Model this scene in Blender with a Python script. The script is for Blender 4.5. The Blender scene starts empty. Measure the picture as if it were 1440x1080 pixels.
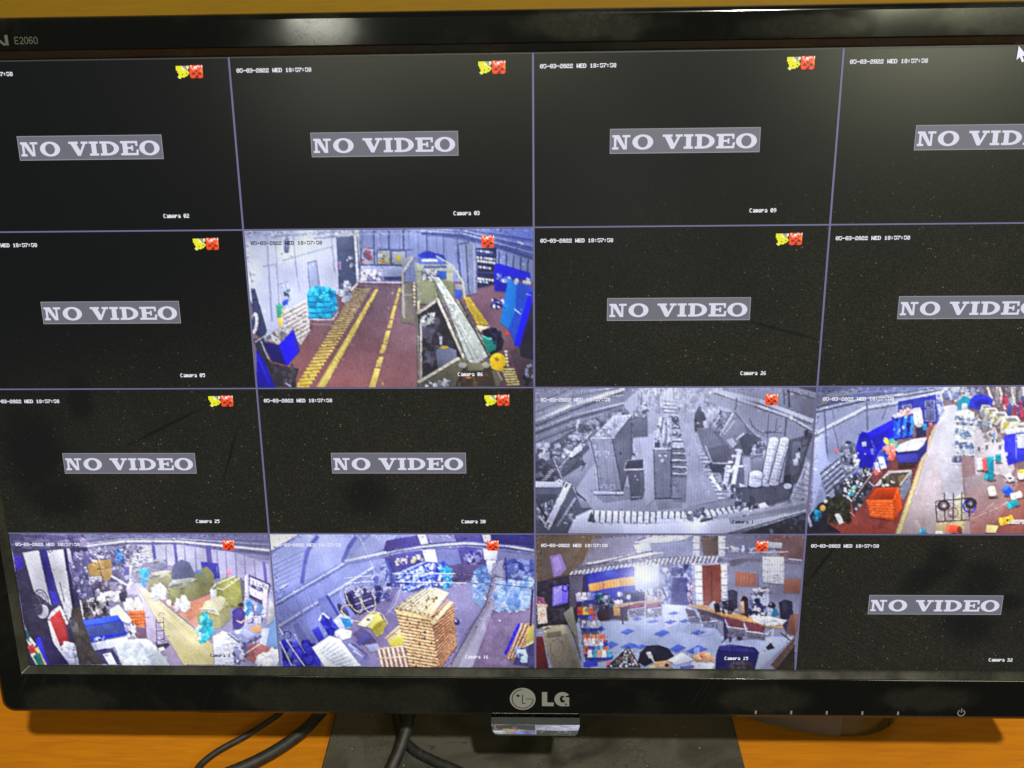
import bpy, bmesh, math
import numpy as np
from mathutils import Matrix, Vector

scene = bpy.context.scene
# ------------------------------------------------------------------ camera
cam_data = bpy.data.cameras.new('camera')
cam = bpy.data.objects.new('camera', cam_data)
scene.collection.objects.link(cam)
cam.matrix_world = Matrix(((0.99958335, 0.00356680, 0.02864266, 0.00060087),
                           (0.02373933, 0.46287513, -0.88610556, -0.29064792),
                           (-0.01641853, 0.88641632, 0.46259760, 0.34239373),
                           (0, 0, 0, 1)))
cam_data.sensor_fit = 'HORIZONTAL'; cam_data.sensor_width = 36.0
cam_data.lens = 36.0*1168.7/1440.0
cam_data.clip_start = 0.01; cam_data.clip_end = 50
cam_data.dof.use_dof = False
scene.camera = cam
# ------------------------------------------------------------------ dim room light
world = bpy.data.worlds.new('World'); scene.world = world; world.use_nodes = True
bg = world.node_tree.nodes['Background']
bg.inputs[0].default_value = (0.92, 1.0, 0.78, 1); bg.inputs[1].default_value = 0.058
# ------------------------------------------------------------------ lamps of the room, and one added for a streak
def lamp(name, loc, aim, power, color, sx, sy, shape='RECTANGLE'):
    d = bpy.data.lights.new(name, 'AREA'); d.shape = shape; d.size = sx
    if shape in ('RECTANGLE', 'ELLIPSE'): d.size_y = sy
    d.energy = power; d.color = color
    o = bpy.data.objects.new(name, d); scene.collection.objects.link(o)
    o.location = loc; o.rotation_euler = (Vector(aim)-Vector(loc)).to_track_quat('-Z', 'Y').to_euler()
    return o
lamp('ceiling_lamp', (0.55, -1.18, 2.08), (0, 0, 0), 60, (1.0, 0.93, 0.78), 0.10, 0.10, 'DISK')
lamp('window_light', (1.40, -2.48, 1.58), (0, 0, .2), 16, (0.98, 1.0, 0.68), 0.55, 0.45)
lamp('far_ceiling_tube', (-0.76, -2.64, 1.345), (0, 0, .2), 1.3, (1.0, 1.0, 0.84), 0.17, 0.06)
lamp('back_ceiling_tube', (-0.30, -2.60, 1.62), (0, 0, .2), 7.0, (1.0, 1.0, 0.66), 1.10, 0.14)
lamp('added_streak_lamp', (0.304, -2.785, 0.98), (0, 0, .2), .55, (0.95, 1.0, 0.9), 0.16, 0.42)  # added dim lamp for the soft upright streak on the screen, no known source
scene.view_settings.view_transform = 'Standard'
scene.view_settings.look = 'None'
scene.view_settings.exposure = 0.0
scene.view_settings.gamma = 1.0
scene.view_settings.use_curve_mapping = False
# ------------------------------------------------------------------ helpers
COL = scene.collection
TILT = math.radians(14.0); ZC = 0.1891          # lean of the screen and height of its centre above the desk
ST, CT = math.sin(TILT), math.cos(TILT)
def S(u, v, w=0.0):                             # millimetres on the screen plane -> metres in the room
    u, v, w = u/1000., v/1000., w/1000.
    return (u, v*ST-w*CT, ZC+v*CT+w*ST)

def tag(o, label=None, cat=None, group=None, kind=None):
    if label: o['label'] = label
    if cat: o['category'] = cat
    if group: o['group'] = group
    if kind: o['kind'] = kind
    return o
def mesh_obj(name, verts, faces, mat, parent=None, smooth=False, mats=None, fm=None):
    me = bpy.data.meshes.new(name); me.from_pydata([tuple(v) for v in verts], [], faces); me.update()
    for m in (mats or [mat]): me.materials.append(m)
    if fm is not None: me.polygons.foreach_set('material_index', fm)
    if smooth: me.polygons.foreach_set('use_smooth', [True]*len(me.polygons))
    o = bpy.data.objects.new(name, me); COL.objects.link(o)
    if parent: o.parent = parent
    return o
def share(src, name, parent, loc):
    o = bpy.data.objects.new(name, src.data); COL.objects.link(o); o.parent = parent; o.location = loc
    return o
def empty(name, loc=(0, 0, 0)):
    o = bpy.data.objects.new(name, None); COL.objects.link(o); o.location = loc; o.empty_display_size = .02
    return o
def rrect(l, r, b, t, rad, n=6):
    pts = []
    for cx, cy, a0 in ((r-rad, t-rad, 0), (l+rad, t-rad, 90), (l+rad, b+rad, 180), (r-rad, b+rad, 270)):
        for i in range(n+1):
            a = math.radians(a0+90*i/n); pts.append((cx+rad*math.cos(a), cy+rad*math.sin(a)))
    return pts
def loft(name, loops, mat, parent, cap0=False, cap1=False, smooth=True, tr=None):
    n = len(loops[0]); V = [p for L in loops for p in L]; F = []
    for k in range(len(loops)-1):
        for i in range(n):
            j = (i+1) % n; F.append((k*n+i, k*n+j, (k+1)*n+j, (k+1)*n+i))
    if cap0: F.append(tuple(range(n-1, -1, -1)))
    if cap1: F.append(tuple(range((len(loops)-1)*n, len(loops)*n)))
    o = mesh_obj(name, V, F, mat, parent, smooth)
    return o
def tube(name, pts, rads, mat, parent=None, seg=10, sub=6, cap=True):
    P = [Vector(p) for p in pts]; C = []; R = []
    for i in range(len(P)-1):
        p0, p1, p2, p3 = P[max(i-1, 0)], P[i], P[i+1], P[min(i+2, len(P)-1)]
        for k in range(sub):
            t = k/sub
            C.append(.5*((2*p1)+(p2-p0)*t+(2*p0-5*p1+4*p2-p3)*t*t+(3*p1-p0-3*p2+p3)*t**3)); R.append(rads[i]*(1-t)+rads[i+1]*t)
    C.append(P[-1]); R.append(rads[-1]); loops = []
    up = Vector((0, 0, 1))
    for i, c in enumerate(C):
        d = (C[min(i+1, len(C)-1)]-C[max(i-1, 0)]).normalized(); s = d.cross(up)
        s = s.normalized() if s.length > 1e-4 else Vector((1, 0, 0)); n = s.cross(d)
        loops.append([c+(s*math.cos(2*math.pi*k/seg)+n*math.sin(2*math.pi*k/seg))*R[i] for k in range(seg)])
    return loft(name, loops, mat, parent, cap, cap)

# ------------------------------------------------------------------ material nodes
class Mat:
    def __init__(s, name):
        s.m = bpy.data.materials.new(name); s.m.use_nodes = True; s.t = s.m.node_tree; s.b = s.t.nodes['Principled BSDF']
    def n(s, typ, **kw):
        x = s.t.nodes.new('ShaderNode'+typ)
        for k, v in kw.items():
            if k in ('ins',): continue
            setattr(x, k, v)
        for k, v in kw.get('ins', {}).items(): s.set(x.inputs[k], v)
        return x
    def set(s, sock, v):
        if hasattr(v, 'is_output') or isinstance(v, bpy.types.NodeSocket): s.t.links.new(v, sock)
        elif hasattr(v, 'outputs'): s.t.links.new(v.outputs[0], sock)
        else:
            if isinstance(v, tuple) and len(v) == 3 and sock.type == 'RGBA': v = (*v, 1)
            sock.default_value = v
    def p(s, **kw):
        for k, v in kw.items(): s.set(s.b.inputs[k.replace('_', ' ')], v)
        return s
    def math(s, op, a, b=0.5, clamp=False):
        x = s.n('Math', operation=op, use_clamp=clamp); s.set(x.inputs[0], a); s.set(x.inputs[1], b); return x
    def ramp(s, fac, *stops, interp='LINEAR'):
        x = s.n('ValToRGB'); s.set(x.inputs[0], fac); cr = x.color_ramp; cr.interpolation = interp
        while len(cr.elements) < len(stops): cr.elements.new(.5)
        for e, (pos, c) in zip(cr.elements, stops):
            e.position = pos; e.color = (c, c, c, 1) if not isinstance(c, tuple) else (*c, 1)
        return x
    def mix(s, fac, a, b):
        x = s.n('MixRGB'); s.set(x.inputs[0], fac); s.set(x.inputs[1], a); s.set(x.inputs[2], b); return x
    def coord(s, scale=(1, 1, 1), rot=(0, 0, 0), loc=(0, 0, 0)):
        tc = s.n('TexCoord'); mp = s.n('Mapping'); s.set(mp.inputs['Vector'], tc.outputs['Object'])
        mp.inputs['Scale'].default_value = scale; mp.inputs['Rotation'].default_value = rot; mp.inputs['Location'].default_value = loc
        return mp
    def noise(s, vec, scale, detail=3., rough=.5, dist=0.):
        x = s.n('TexNoise'); s.set(x.inputs['Vector'], vec); x.inputs['Scale'].default_value = scale
        x.inputs['Detail'].default_value = detail; x.inputs['Roughness'].default_value = rough; x.inputs['Distortion'].default_value = dist
        return x.outputs[0]
    def patch(s, vec, spots, soft=.35):
        """soft-edged patches: spots = [(centre, (rx, ry, rz), wobble)] -> 0..1"""
        tot = None; wob = s.noise(vec, 130., 3.)
        for sp_ in spots:
            c, r = sp_[:2]
            mp = s.n('Mapping', vector_type='TEXTURE'); s.set(mp.inputs['Vector'], vec)
            mp.inputs['Location'].default_value = c; mp.inputs['Scale'].default_value = r
            if len(sp_) > 2: mp.inputs['Rotation'].default_value = (0, -math.radians(sp_[2]), 0)
            ln = s.n('VectorMath', operation='LENGTH'); s.set(ln.inputs[0], mp)
            v = s.math('ADD', ln.outputs['Value'], s.math('MULTIPLY', s.math('SUBTRACT', wob, .5), .9))
            q = s.n('MapRange', interpolation_type='SMOOTHSTEP'); s.set(q.inputs['Value'], v)
            q.inputs['From Min'].default_value = 1+soft; q.inputs['From Max'].default_value = 1-soft
            tot = q if tot is None else s.math('MAXIMUM', tot, q)
        return tot
    def bump(s, h, strength=.2, dist=.001):
        x = s.n('Bump'); s.set(x.inputs['Height'], h); x.inputs['Strength'].default_value = strength; x.inputs['Distance'].default_value = dist
        s.t.links.new(x.outputs[0], s.b.inputs['Normal']); return x

def speck(M, vec, scale, thr, soft=.03):
    v = M.n('TexVoronoi', feature='F1'); M.set(v.inputs['Vector'], vec); v.inputs['Scale'].default_value = scale
    rnd = M.n('SeparateColor'); M.set(rnd.inputs[0], v.outputs['Color'])
    near = M.ramp(v.outputs['Distance'], (0, 1.), (.32, 0.))
    keep = M.ramp(rnd.outputs[0], (thr, 0.), (min(1, thr+soft), 1.))
    return M.math('MULTIPLY', near, keep)
def scratches(M, scale, rots, thr):
    tot = None
    for i, r in enumerate(rots):
        c = M.coord((1, 1, 1), (0, r, r*.7), (i*.37, i*.11, 0))
        sc = M.n('Mapping'); M.set(sc.inputs['Vector'], c); sc.inputs['Scale'].default_value = (scale*.06, scale*.06, scale*1.6)
        n = M.noise(sc, 1., 2., .5, 1.2)
        line = M.ramp(n, (thr-.012, 0.), (thr, 1.), (thr+.012, 0.))
        msk = M.ramp(M.noise(c, scale*.22, 1.), (.62, 0.), (.74, 1.))
        l = M.math('MULTIPLY', line, msk)
        tot = l if tot is None else M.math('MAXIMUM', tot, l)
    return tot

def glossy_black(name, dust=(.055, .056, .042), amount=.5, spots=None, rough=.09):
    M = Mat(name); c = M.coord()
    cloud = M.ramp(M.noise(c, 38., 5., .62, .8), (.52, 0.), (.80, 1.))
    fine = M.ramp(M.noise(c, 900., 2.), (.35, .55), (.8, 1.))
    sp = M.math('MAXIMUM', speck(M, c, 1300., .95), speck(M, c, 2400., .94))
    film = M.math('MULTIPLY', M.math('MULTIPLY', cloud, fine), amount)
    if spots: film = M.math('ADD', film, M.math('MULTIPLY', M.math('MULTIPLY', M.patch(c, spots), fine), amount*1.2), True)
    scr = scratches(M, 60., (.5, -.7, 1.1), .5)
    d = M.math('MAXIMUM', film, M.math('MULTIPLY', M.math('MULTIPLY', sp, cloud), .6)); d = M.math('MAXIMUM', d, M.math('MULTIPLY', scr, .16))
    M.p(Base_Color=M.mix(d, (.0035, .0034, .0036), M.mix(sp, dust, (.20, .20, .16))), Roughness=M.ramp(film, (0, rough), (.8, rough+.14)), Specular_IOR_Level=.5)
    return M.m
def plain(name, col, rough=.5, metal=0., spec=.5, nz=0.):
    M = Mat(name)
    if nz:
        c = M.coord(); f = M.noise(c, 300., 3.)
        M.p(Base_Color=M.mix(f, tuple(k*(1-nz) for k in col), tuple(min(1, k*(1+nz)) for k in col)))
    else: M.p(Base_Color=col)
    M.p(Roughness=rough, Metallic=metal, Specular_IOR_Level=spec); return M.m
def glow(name, rgb, k=1.):                     # a lit patch of the display, colour given as seen (0..255)
    lin = [((x/255+.055)/1.055)**2.4 if x > 10 else x/255/12.92 for x in rgb]
    M = Mat(name); M.p(Base_Color=(.004, .004, .004), Roughness=.45, Emission_Color=tuple(lin), Emission_Strength=k); M.m.cycles.emission_sampling = 'NONE'; return M.m
# ------------------------------------------------------------------ painted video pictures (numpy -> colour attribute)
def hx(c):
    if isinstance(c, (int, float)):
        return np.array([c*.88, c*.90, min(255., c*.99+15)])
    if isinstance(c, str):
        return np.array([int(c[i:i+2], 16) for i in (0, 2, 4)], float)
    return np.array(c, float)

def vnoise(h, w, cell, rng):
    gh, gw = int(h/cell)+3, int(w/cell)+3
    g = rng.random((gh, gw))
    y = np.arange(h)/cell; x = np.arange(w)/cell
    yi = y.astype(int); xi = x.astype(int)
    fy = (y-yi)[:, None]; fx = (x-xi)[None, :]
    fy = fy*fy*(3-2*fy); fx = fx*fx*(3-2*fx)
    a = g[yi][:, xi]; b = g[yi][:, xi+1]; c = g[yi+1][:, xi]; d = g[yi+1][:, xi+1]
    return (a*(1-fx)+b*fx)*(1-fy)+(c*(1-fx)+d*fx)*fy

class Canvas:
    """A small painter. Shapes are given in the units of a quadrilateral `corners` that is mapped onto the tile."""
    def __init__(s, corners, bg, seed):
        s.W, s.H = 800, 450
        s.a = np.zeros((s.H, s.W, 3)); s.a[:] = hx(bg)
        s.rng = np.random.default_rng(seed)
        src = np.array(corners, float); dst = np.array([(0, 0), (s.W, 0), (s.W, s.H), (0, s.H)], float)
        A = []
        for (x, y), (u, v) in zip(src, dst):
            A.append([x, y, 1, 0, 0, 0, -u*x, -u*y, -u]); A.append([0, 0, 0, x, y, 1, -v*x, -v*y, -v])
        s.M = np.linalg.svd(np.array(A))[2][-1].reshape(3, 3)
        s.k = s.W/abs(src[1][0]-src[0][0])
    def m(s, pts):
        p = np.array(pts, float).reshape(-1, 2)
        q = np.c_[p, np.ones(len(p))] @ s.M.T
        return q[:, :2]/q[:, 2:]
    def _fill(s, q, col, al=1., col2=None, ax=None, noise=0.):
        x0 = max(0, int(q[:, 0].min())-1); x1 = min(s.W, int(q[:, 0].max())+2)
        y0 = max(0, int(q[:, 1].min())-1); y1 = min(s.H, int(q[:, 1].max())+2)
        if x1 <= x0 or y1 <= y0: return
        X, Y = np.meshgrid(np.arange(x0, x1)+.5, np.arange(y0, y1)+.5)
        ins = np.zeros(X.shape, bool); n = len(q)
        for i in range(n):
            (ax_, ay), (bx, by) = q[i], q[(i+1) % n]
            if ay == by: continue
            c = ((ay > Y) != (by > Y)) & (X < (bx-ax_)*(Y-ay)/(by-ay)+ax_)
            ins ^= c
        if not ins.any(): return
        reg = s.a[y0:y1, x0:x1]
        cnt = ins.sum()
        if al > .6 and 40 < cnt < 26000:            # the piece shades what lies just below it
            o = 2 if cnt < 500 else 4
            sh = s.a[min(y0+o, s.H-1):y1+o, x0:x1]; k = ins[:sh.shape[0], :sh.shape[1]]
            sh[k] *= .90 if cnt < 500 else .84
        if col2 is not None:
            (gx0, gy0), (gx1, gy1) = ax
            dx, dy = gx1-gx0, gy1-gy0
            t = np.clip(((X-gx0)*dx+(Y-gy0)*dy)/(dx*dx+dy*dy+1e-9), 0, 1)[..., None]
            C = hx(col)*(1-t)+hx(col2)*t
        else:
            C = np.broadcast_to(hx(col), reg.shape)
            if cnt > 30:                            # slow change of light across the piece
                th = s.rng.uniform(.6, 2.5); tx = ((X-x0)/max(1, x1-x0)-.5)*math.cos(th)-((Y-y0)/max(1, y1-y0)-.5)*math.sin(th)
                C = C*(1+.24*tx)[..., None]
        if noise:
            C = C+noise*(s.rng.random(X.shape)[..., None]-.5)*2
        reg[ins] = reg[ins]*(1-al)+C[ins]*al
    def P(s, col, *pts, al=1., noise=0.):
        s._fill(s.m(pts), col, al, noise=noise)
    def G(s, c1, c2, axis, *pts, al=1., noise=0.):
        s._fill(s.m(pts), c1, al, c2, s.m(axis), noise)
    def R(s, col, x0, y0, x1, y1, al=1., noise=0.):
        s.P(col, x0, y0, x1, y0, x1, y1, x0, y1, al=al, noise=noise)
    def L(s, col, w, *pts, al=1.):
        q = s.m(pts); hw = max(w*s.k/2, .5)
        for a, b in zip(q[:-1], q[1:]):
            d = b-a; l = np.hypot(*d)
            if l < 1e-6: continue
            d = d/l; n = np.array([-d[1], d[0]])*hw; e = d*hw*.4
            s._fill(np.array([a-e+n, b+e+n, b+e-n, a-e-n]), col, al)
    def E(s, col, cx, cy, rx, ry, rot=0., al=1., n=20, noise=0.):
        t = np.linspace(0, 2*math.pi, n, endpoint=False); c, d = math.cos(rot), math.sin(rot)
        x = rx*np.cos(t); y = ry*np.sin(t)
        s._fill(s.m(np.c_[cx+x*c-y*d, cy+x*d+y*c]), col, al, noise=noise)
    def O(s, col, w, cx, cy, rx, ry, rot=0., al=1., n=18, a0=0., a1=2*math.pi):
        t = np.linspace(a0, a1, n); c, d = math.cos(rot), math.sin(rot)
        x = rx*np.cos(t); y = ry*np.sin(t)
        s.L(col, w, *np.c_[cx+x*c-y*d, cy+x*d+y*c].ravel(), al=al)
    def clut(s, n, quad, smin, smax, pal, al=.9, asp=(.5, 2.), rot=.5):
        q = np.array(quad, float).reshape(4, 2)
        for _ in range(n):
            u, v = s.rng.random(2)
            c = (q[0]*(1-u)+q[1]*u)*(1-v)+(q[3]*(1-u)+q[2]*u)*v
            w = s.rng.uniform(smin, smax); h = w*s.rng.uniform(*asp)
            r = s.rng.uniform(-rot, rot); k = pal[s.rng.integers(len(pal))]
            if s.rng.random() < .4: s.E(k, c[0], c[1], w/2, h/2, r, al, n=9)
            else:
                cc, ss = math.cos(r), math.sin(r)
                o = []
                for dx, dy in ((-1, -1), (1, -1), (1, 1), (-1, 1)):
                    o += [c[0]+(dx*w*cc-dy*h*ss)/2, c[1]+(dx*w*ss+dy*h*cc)/2]
                s.P(k, *o, al=al)
    def glow(s, col, cx, cy, rx, ry, st):
        q = s.m((cx, cy))[0]; Y, X = np.mgrid[0:s.H, 0:s.W]
        g = np.exp(-(((X-q[0])/(rx*s.k))**2+((Y-q[1])/(ry*s.k))**2))[..., None]*st
        s.a = s.a*(1-g)+hx(col)*g
    def blur(s, r):
        if r >= 6:
            d = s.a[:448].reshape(112, 4, 200, 4, 3).mean((1, 3)); big = s.a; hh, ww = s.H, s.W
            s.a = d; s.H, s.W = 112, 200; s.blur(r/4); q = np.repeat(np.repeat(s.a, 4, 0), 4, 1); s.H, s.W = hh, ww
            s.a = np.concatenate([q, q[-2:]], 0); s.blur(2); return
        k = np.exp(-np.arange(-3*r, 3*r+.5)**2/(2*r*r)) if r >= 1 else np.array([.25, .5, .25]); k /= k.sum(); h = len(k)//2
        p = np.pad(s.a, ((h, h), (0, 0), (0, 0)), 'edge'); s.a = sum(k[i]*p[i:i+s.H] for i in range(len(k)))
        p = np.pad(s.a, ((0, 0), (h, h), (0, 0)), 'edge'); s.a = sum(k[i]*p[:, i:i+s.W] for i in range(len(k)))
    def warp(s, amp, cell):
        Y, X = np.mgrid[0:s.H, 0:s.W]
        dx = (vnoise(s.H, s.W, cell, s.rng)-.5)*2*amp+(vnoise(s.H, s.W, cell*4, s.rng)-.5)*2*amp
        dy = (vnoise(s.H, s.W, cell, s.rng)-.5)*2*amp+(vnoise(s.H, s.W, cell*4, s.rng)-.5)*2*amp
        s.a = s.a[np.clip(np.rint(Y+dy), 0, s.H-1).astype(int), np.clip(np.rint(X+dx), 0, s.W-1).astype(int)]
    def done(s, gain=1., tone=4., moire=3., ang=.35, veil=0., tint='b4b8e4', bloom=.07, con=1.10, fine=3600):
        s.a = np.clip(s.a, 0, 255)
        # small unresolved things, where the picture is already busy
        keep = s.a.copy(); gx = np.abs(np.diff(s.a.mean(-1), axis=1, prepend=0)); gy = np.abs(np.diff(s.a.mean(-1), axis=0, prepend=0))
        s.a = np.repeat((gx+gy)[..., None], 3, -1); s.blur(8); pr = np.clip(s.a[..., 0]-5, 0, 22)+.02; s.a = keep
        cs = np.cumsum(pr.ravel()); pos = np.searchsorted(cs, s.rng.random(fine)*cs[-1])
        for i in pos:
            y, x = divmod(int(i), s.W); w = int(s.rng.integers(2, 9)); h = int(s.rng.integers(2, 7)); k = s.rng.choice((.80, .87, .92, 1.07, 1.12, 1.18))
            r = s.a[y:y+h, x:x+w]; r[:] = np.clip(r*k+(3 if k > 1 else 0), 0, 255)
        s.warp(.5, 5); s.blur(.5)
        lf = 1+(vnoise(s.H, s.W, 150, s.rng)-.5)*.26+(vnoise(s.H, s.W, 60, s.rng)-.5)*.18
        s.a = np.clip(s.a*lf[..., None], 0, 255)
        # streaky small detail, strongest in the mid tones
        d = (vnoise(s.H, s.W*4, 9, s.rng)[:, ::4]-.5)*.5+(vnoise(s.H, s.W, 2, s.rng)-.5)*.9
        lum = s.a.mean(-1)/255.; s.a = np.clip(s.a+(d*50*lum*(1.15-lum))[..., None], 0, 255)
        sharp = s.a.copy(); s.blur(14); bl = s.a; s.a = 255-(255-sharp)*(1-bloom*(bl/255.)**1.6)
        s.a = s.a*(1-veil)+hx(tint)*veil
        s.a += ((vnoise(s.H, s.W, 24, s.rng)-.5)*tone*2.2+(vnoise(s.H, s.W, 2.5, s.rng)-.5)*tone*2.4)[..., None]
        orig = s.a.copy(); s.blur(2); lo = s.a; s.a = orig.copy(); s.blur(9); lo2 = s.a
        s.a = np.clip(orig+(orig-lo)*.62+(orig-lo2)*.20, 0, 255)
        s.blur(.5)
        Yl = (s.a @ np.array([.299, .587, .114]))[..., None]; ch = s.a-Yl; s.a = ch; s.blur(2); s.a = np.clip(124+(Yl-124)*con+(s.a*.55+ch*.45)*1.14, 0, 255)   # video carries colour more coarsely than light
        yy, xx = np.mgrid[-1:1:s.H*1j, -1:1:s.W*1j]; s.a = s.a*(1-.13*(xx**2+yy**2)[..., None])+4
        a = s.a.reshape(s.H//2, 2, s.W//2, 2, 3).mean((1, 3))
        Y, X = np.mgrid[0:a.shape[0], 0:a.shape[1]]
        wv = np.sin((X*math.cos(ang)+Y*math.sin(ang))*2*math.pi/4.6)*moire
        a = a*gain+wv[..., None]*(a.mean(-1, keepdims=True)/128.)+(s.rng.random(a.shape[:2])[..., None]-.5)*6
        return np.clip(a, 0, 255)/255.
def tile_hall():          # brown hall floor with yellow lines and the conveyor
    c = Canvas([(41, 45), (1408, 33), (1411, 786), (104, 791)], '78606e', 1)
    c.G('705c70', '86565a', (600, 300, 500, 790), 570, 285, 1408, 250, 1411, 790, 100, 790, 100, 540)
    c.G('74566a', '5c4456', (1150, 350, 1350, 760), 1040, 280, 1408, 230, 1411, 790, 1250, 790)
    # left wall
    c.G('d4daf6', 'b8c0e6', (300, 60, 200, 520), 36, 40, 600, 40, 600, 285, 575, 288, 480, 350, 350, 420, 330, 560, 140, 570, 55, 330)
    c.G('aab4e4', 'd4daf6', (300, 40, 320, 120), 36, 40, 600, 40, 600, 70, 36, 110, al=.6)
    for x0, y0, x1, y1, w in ((146, 55, 172, 470, 7), (186, 50, 208, 430, 4), (270, 55, 292, 260, 5), (55, 60, 120, 50, 5), (60, 215, 78, 285, 5), (372, 80, 480, 70, 8), (452, 60, 470, 240, 5), (280, 190, 305, 330, 3)):
        c.L('8a94c4', w, x0, y0, x1, y1, al=.85)
    c.L('98a2cc', 4, 225, 185, 460, 118); c.L('98a2cc', 4, 130, 215, 200, 200); c.L('7c88bc', 5, 170, 70, 480, 48)
    c.E('66709e', 242, 112, 15, 40); c.E('4c5684', 240, 135, 11, 16)
    c.P('a6b0da', 340, 198, 382, 186, 398, 306, 352, 330); c.L('626ea0', 4, 340, 198, 382, 186, 398, 306); c.L('727eae', 4, 342, 200, 352, 330)
    c.P('b4bee2', 205, 300, 250, 285, 262, 370, 225, 400); c.L('808ab4', 3, 205, 300, 250, 285)
    c.clut(9, (228, 320, 262, 320, 262, 360, 228, 360), 5, 12, ('2c6a9a', '208080', '304468')); c.P('2a58d8', 220, 382, 248, 368, 250, 392, 224, 404)
    c.P('3a4268', 72, 320, 92, 320, 150, 520, 128, 575, 88, 520); c.E('dfe4f8', 90, 484, 17, 52, .1); c.E('39406a', 84, 484, 9, 36, .1)
    # far wall
    c.G('94a0dc', '7c88bc', (800, 45, 800, 280), 585, 40, 1410, 30, 1410, 205, 1150, 255, 1080, 285, 790, 285, 588, 280)
    for x in range(600, 1150, 44): c.L('6872a8', 5, x, 45, x+6, 270, al=.6)
    for x in range(655, 800, 70): c.L('434c78', 7, x, 45, x+3, 275)
    c.L('a8b4ee', 6, 590, 60, 1060, 62, al=.6); c.L('5c66a0', 5, 590, 130, 840, 135)
    c.P('4c587e', 476, 74, 562, 70, 578, 292, 490, 332); c.P('566088', 476, 74, 562, 70, 566, 130, 480, 140)
    c.L('e0e4fa', 13, 568, 68, 580, 288); c.L('343c60', 4, 576, 70, 589, 282)
    c.clut(9, (520, 170, 560, 160, 562, 222, 524, 226), 6, 14, ('d4d8f0', 'c4c8e4', '9098b8'), rot=.2); c.P('b084d0', 486, 192, 500, 190, 502, 228, 488, 232)
    c.R('b2b6d6', 596, 128, 656, 206); c.L('4a5484', 5, 596, 128, 656, 128, 656, 206, 596, 206, 596, 128); c.clut(16, (600, 130, 650, 130, 650, 195, 600, 195), 6, 22, ('c8849a', '8c4c6c', 'd8c8cc', '5c648c', 'c0c8e8'))
    c.R('9da4b6', 672, 136, 734, 206); c.L('3e4668', 4, 672, 136, 734, 136, 734, 206, 672, 206, 672, 136); c.clut(14, (682, 148, 726, 148, 726, 194, 682, 194), 5, 14, ('c04850', 'd0b030', '488848', 'b05060', 'a8b0c0'))
    c.R('989fb4', 740, 140, 806, 206); c.L('3e4668', 4, 740, 140, 806, 140, 806, 206, 740, 206, 740, 140); c.E('b8a840', 772, 176, 12, 14)
    c.R('a8b2e0', 596, 210, 790, 262); c.L('484f80', 5, 590, 208, 800, 210); c.clut(22, (600, 236, 700, 236, 700, 278, 600, 278), 7, 22, ('c8ccea', '7880a8', 'd86478', 'c83838', '505890', 'ece8f4'))
    c.P('39447e', 705, 262, 790, 262, 790, 280, 705, 280); c.L('c8bcdc', 8, 580, 288, 790, 291)
    for x in (905, 985, 1050): c.L('525c94', 6, x, 50, x+4, 200)
    # ceiling right
    c.P('8c9cf0', 1180, 33, 1410, 30, 1410, 190, 1300, 120)
    c.P('5e6cb8', 870, 45, 1080, 45, 1410, 120, 1410, 190, 1200, 110)
    for y0, y1, col, w in ((58, 150, 'a2b0f4', 7), (70, 172, '48549a', 9), (44, 118, 'b4c0f8', 6), (38, 90, '5c6ac0', 8)): c.L(col, w, 880, y0-14, 1080, y0, 1410, y1)
    c.L('ffffff', 9, 1338, 98, 1362, 108)
    # right wall
    c.P('808cc4', 1230, 130, 1410, 185, 1410, 290, 1230, 215)
    for x in range(1250, 1410, 34): c.L('3a4470', 7, x, 140+(x-1230)*.25, x-4, 260+(x-1230)*.2)
    c.P('7e88b0', 1072, 112, 1140, 104, 1146, 340, 1090, 350); c.L('4a5478', 7, 1092, 112, 1104, 345); c.L('a0a8cc', 6, 1128, 108, 1134, 340); c.L('4a5480', 9, 1052, 110, 1066, 270); c.L('5c6694', 7, 1052, 110, 1100, 100)
    # spool shelf
    c.P('20264e', 1140, 125, 1238, 125, 1230, 300, 1146, 320)
    for y, n in ((140, 6), (172, 7), (188, 7), (216, 5), (272, 6), (286, 4)):
        for i in range(n): c.E('e0e4fa' if c.rng.random() < .75 else '8088c8', 1150+i*13+c.rng.uniform(-3, 3), y+i*1.6, 6.5, 6.5, n=9)
    c.L('3a48b0', 5, 1142, 156, 1236, 160); c.L('39408c', 5, 1142, 242, 1225, 246)
    # yellow hatch lane
    N = 44
    for i in range(N):
        t = 1-(1-i/N)**1.75; y = 790-t*470; h = (1-t)*12+3
        def ex(y, b): return (282+(790-y)*.615 if b == 0 else 350+(790-y)*.635)-(0 if y > 500 else (500-y)*.05)
        col = hx('dcbe4c')*(1-t)+hx('b4a680')*t
        c.P(col, ex(y, 0), y-h*.3, ex(y, 1), y-h*.9, ex(y, 1)+3, y+h*.1, ex(y, 0)-2, y+h*.7, al=.95 if i < 36 else .7)
    c.P('cbb662', 384, 788, 424, 788, 545, 570, 678, 322, 664, 320, 520, 560); c.P('e4d888', 400, 780, 412, 780, 540, 560, 530, 560, al=.6)
    for a, b in ((790, 700), (695, 645), (628, 585), (582, 520), (508, 470), (466, 400), (396, 318)):
        f = lambda y: 632+(790-y)*.315-((790-y)/470)**2*8
        wa, wb = 30-(790-a)*.038, 30-(790-b)*.038
        c.P('cdb864', f(a), a, f(a)+wa, a, f(b)+wb, b, f(b), b)
    c.clut(40, (640, 780, 700, 780, 780, 330, 740, 330), 2, 7, ('8c6a60', 'e4d27a', '6e5058'), al=.7)
    c.clut(60, (400, 785, 420, 785, 672, 330, 660, 330), 2, 5, ('a08c48', 'ecdf90'), al=.6)
    c.clut(90, (450, 780, 850, 780, 780, 340, 640, 340), 4, 26, ('8a6470', '70505c', '806878', '64505e'), al=.22)
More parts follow.
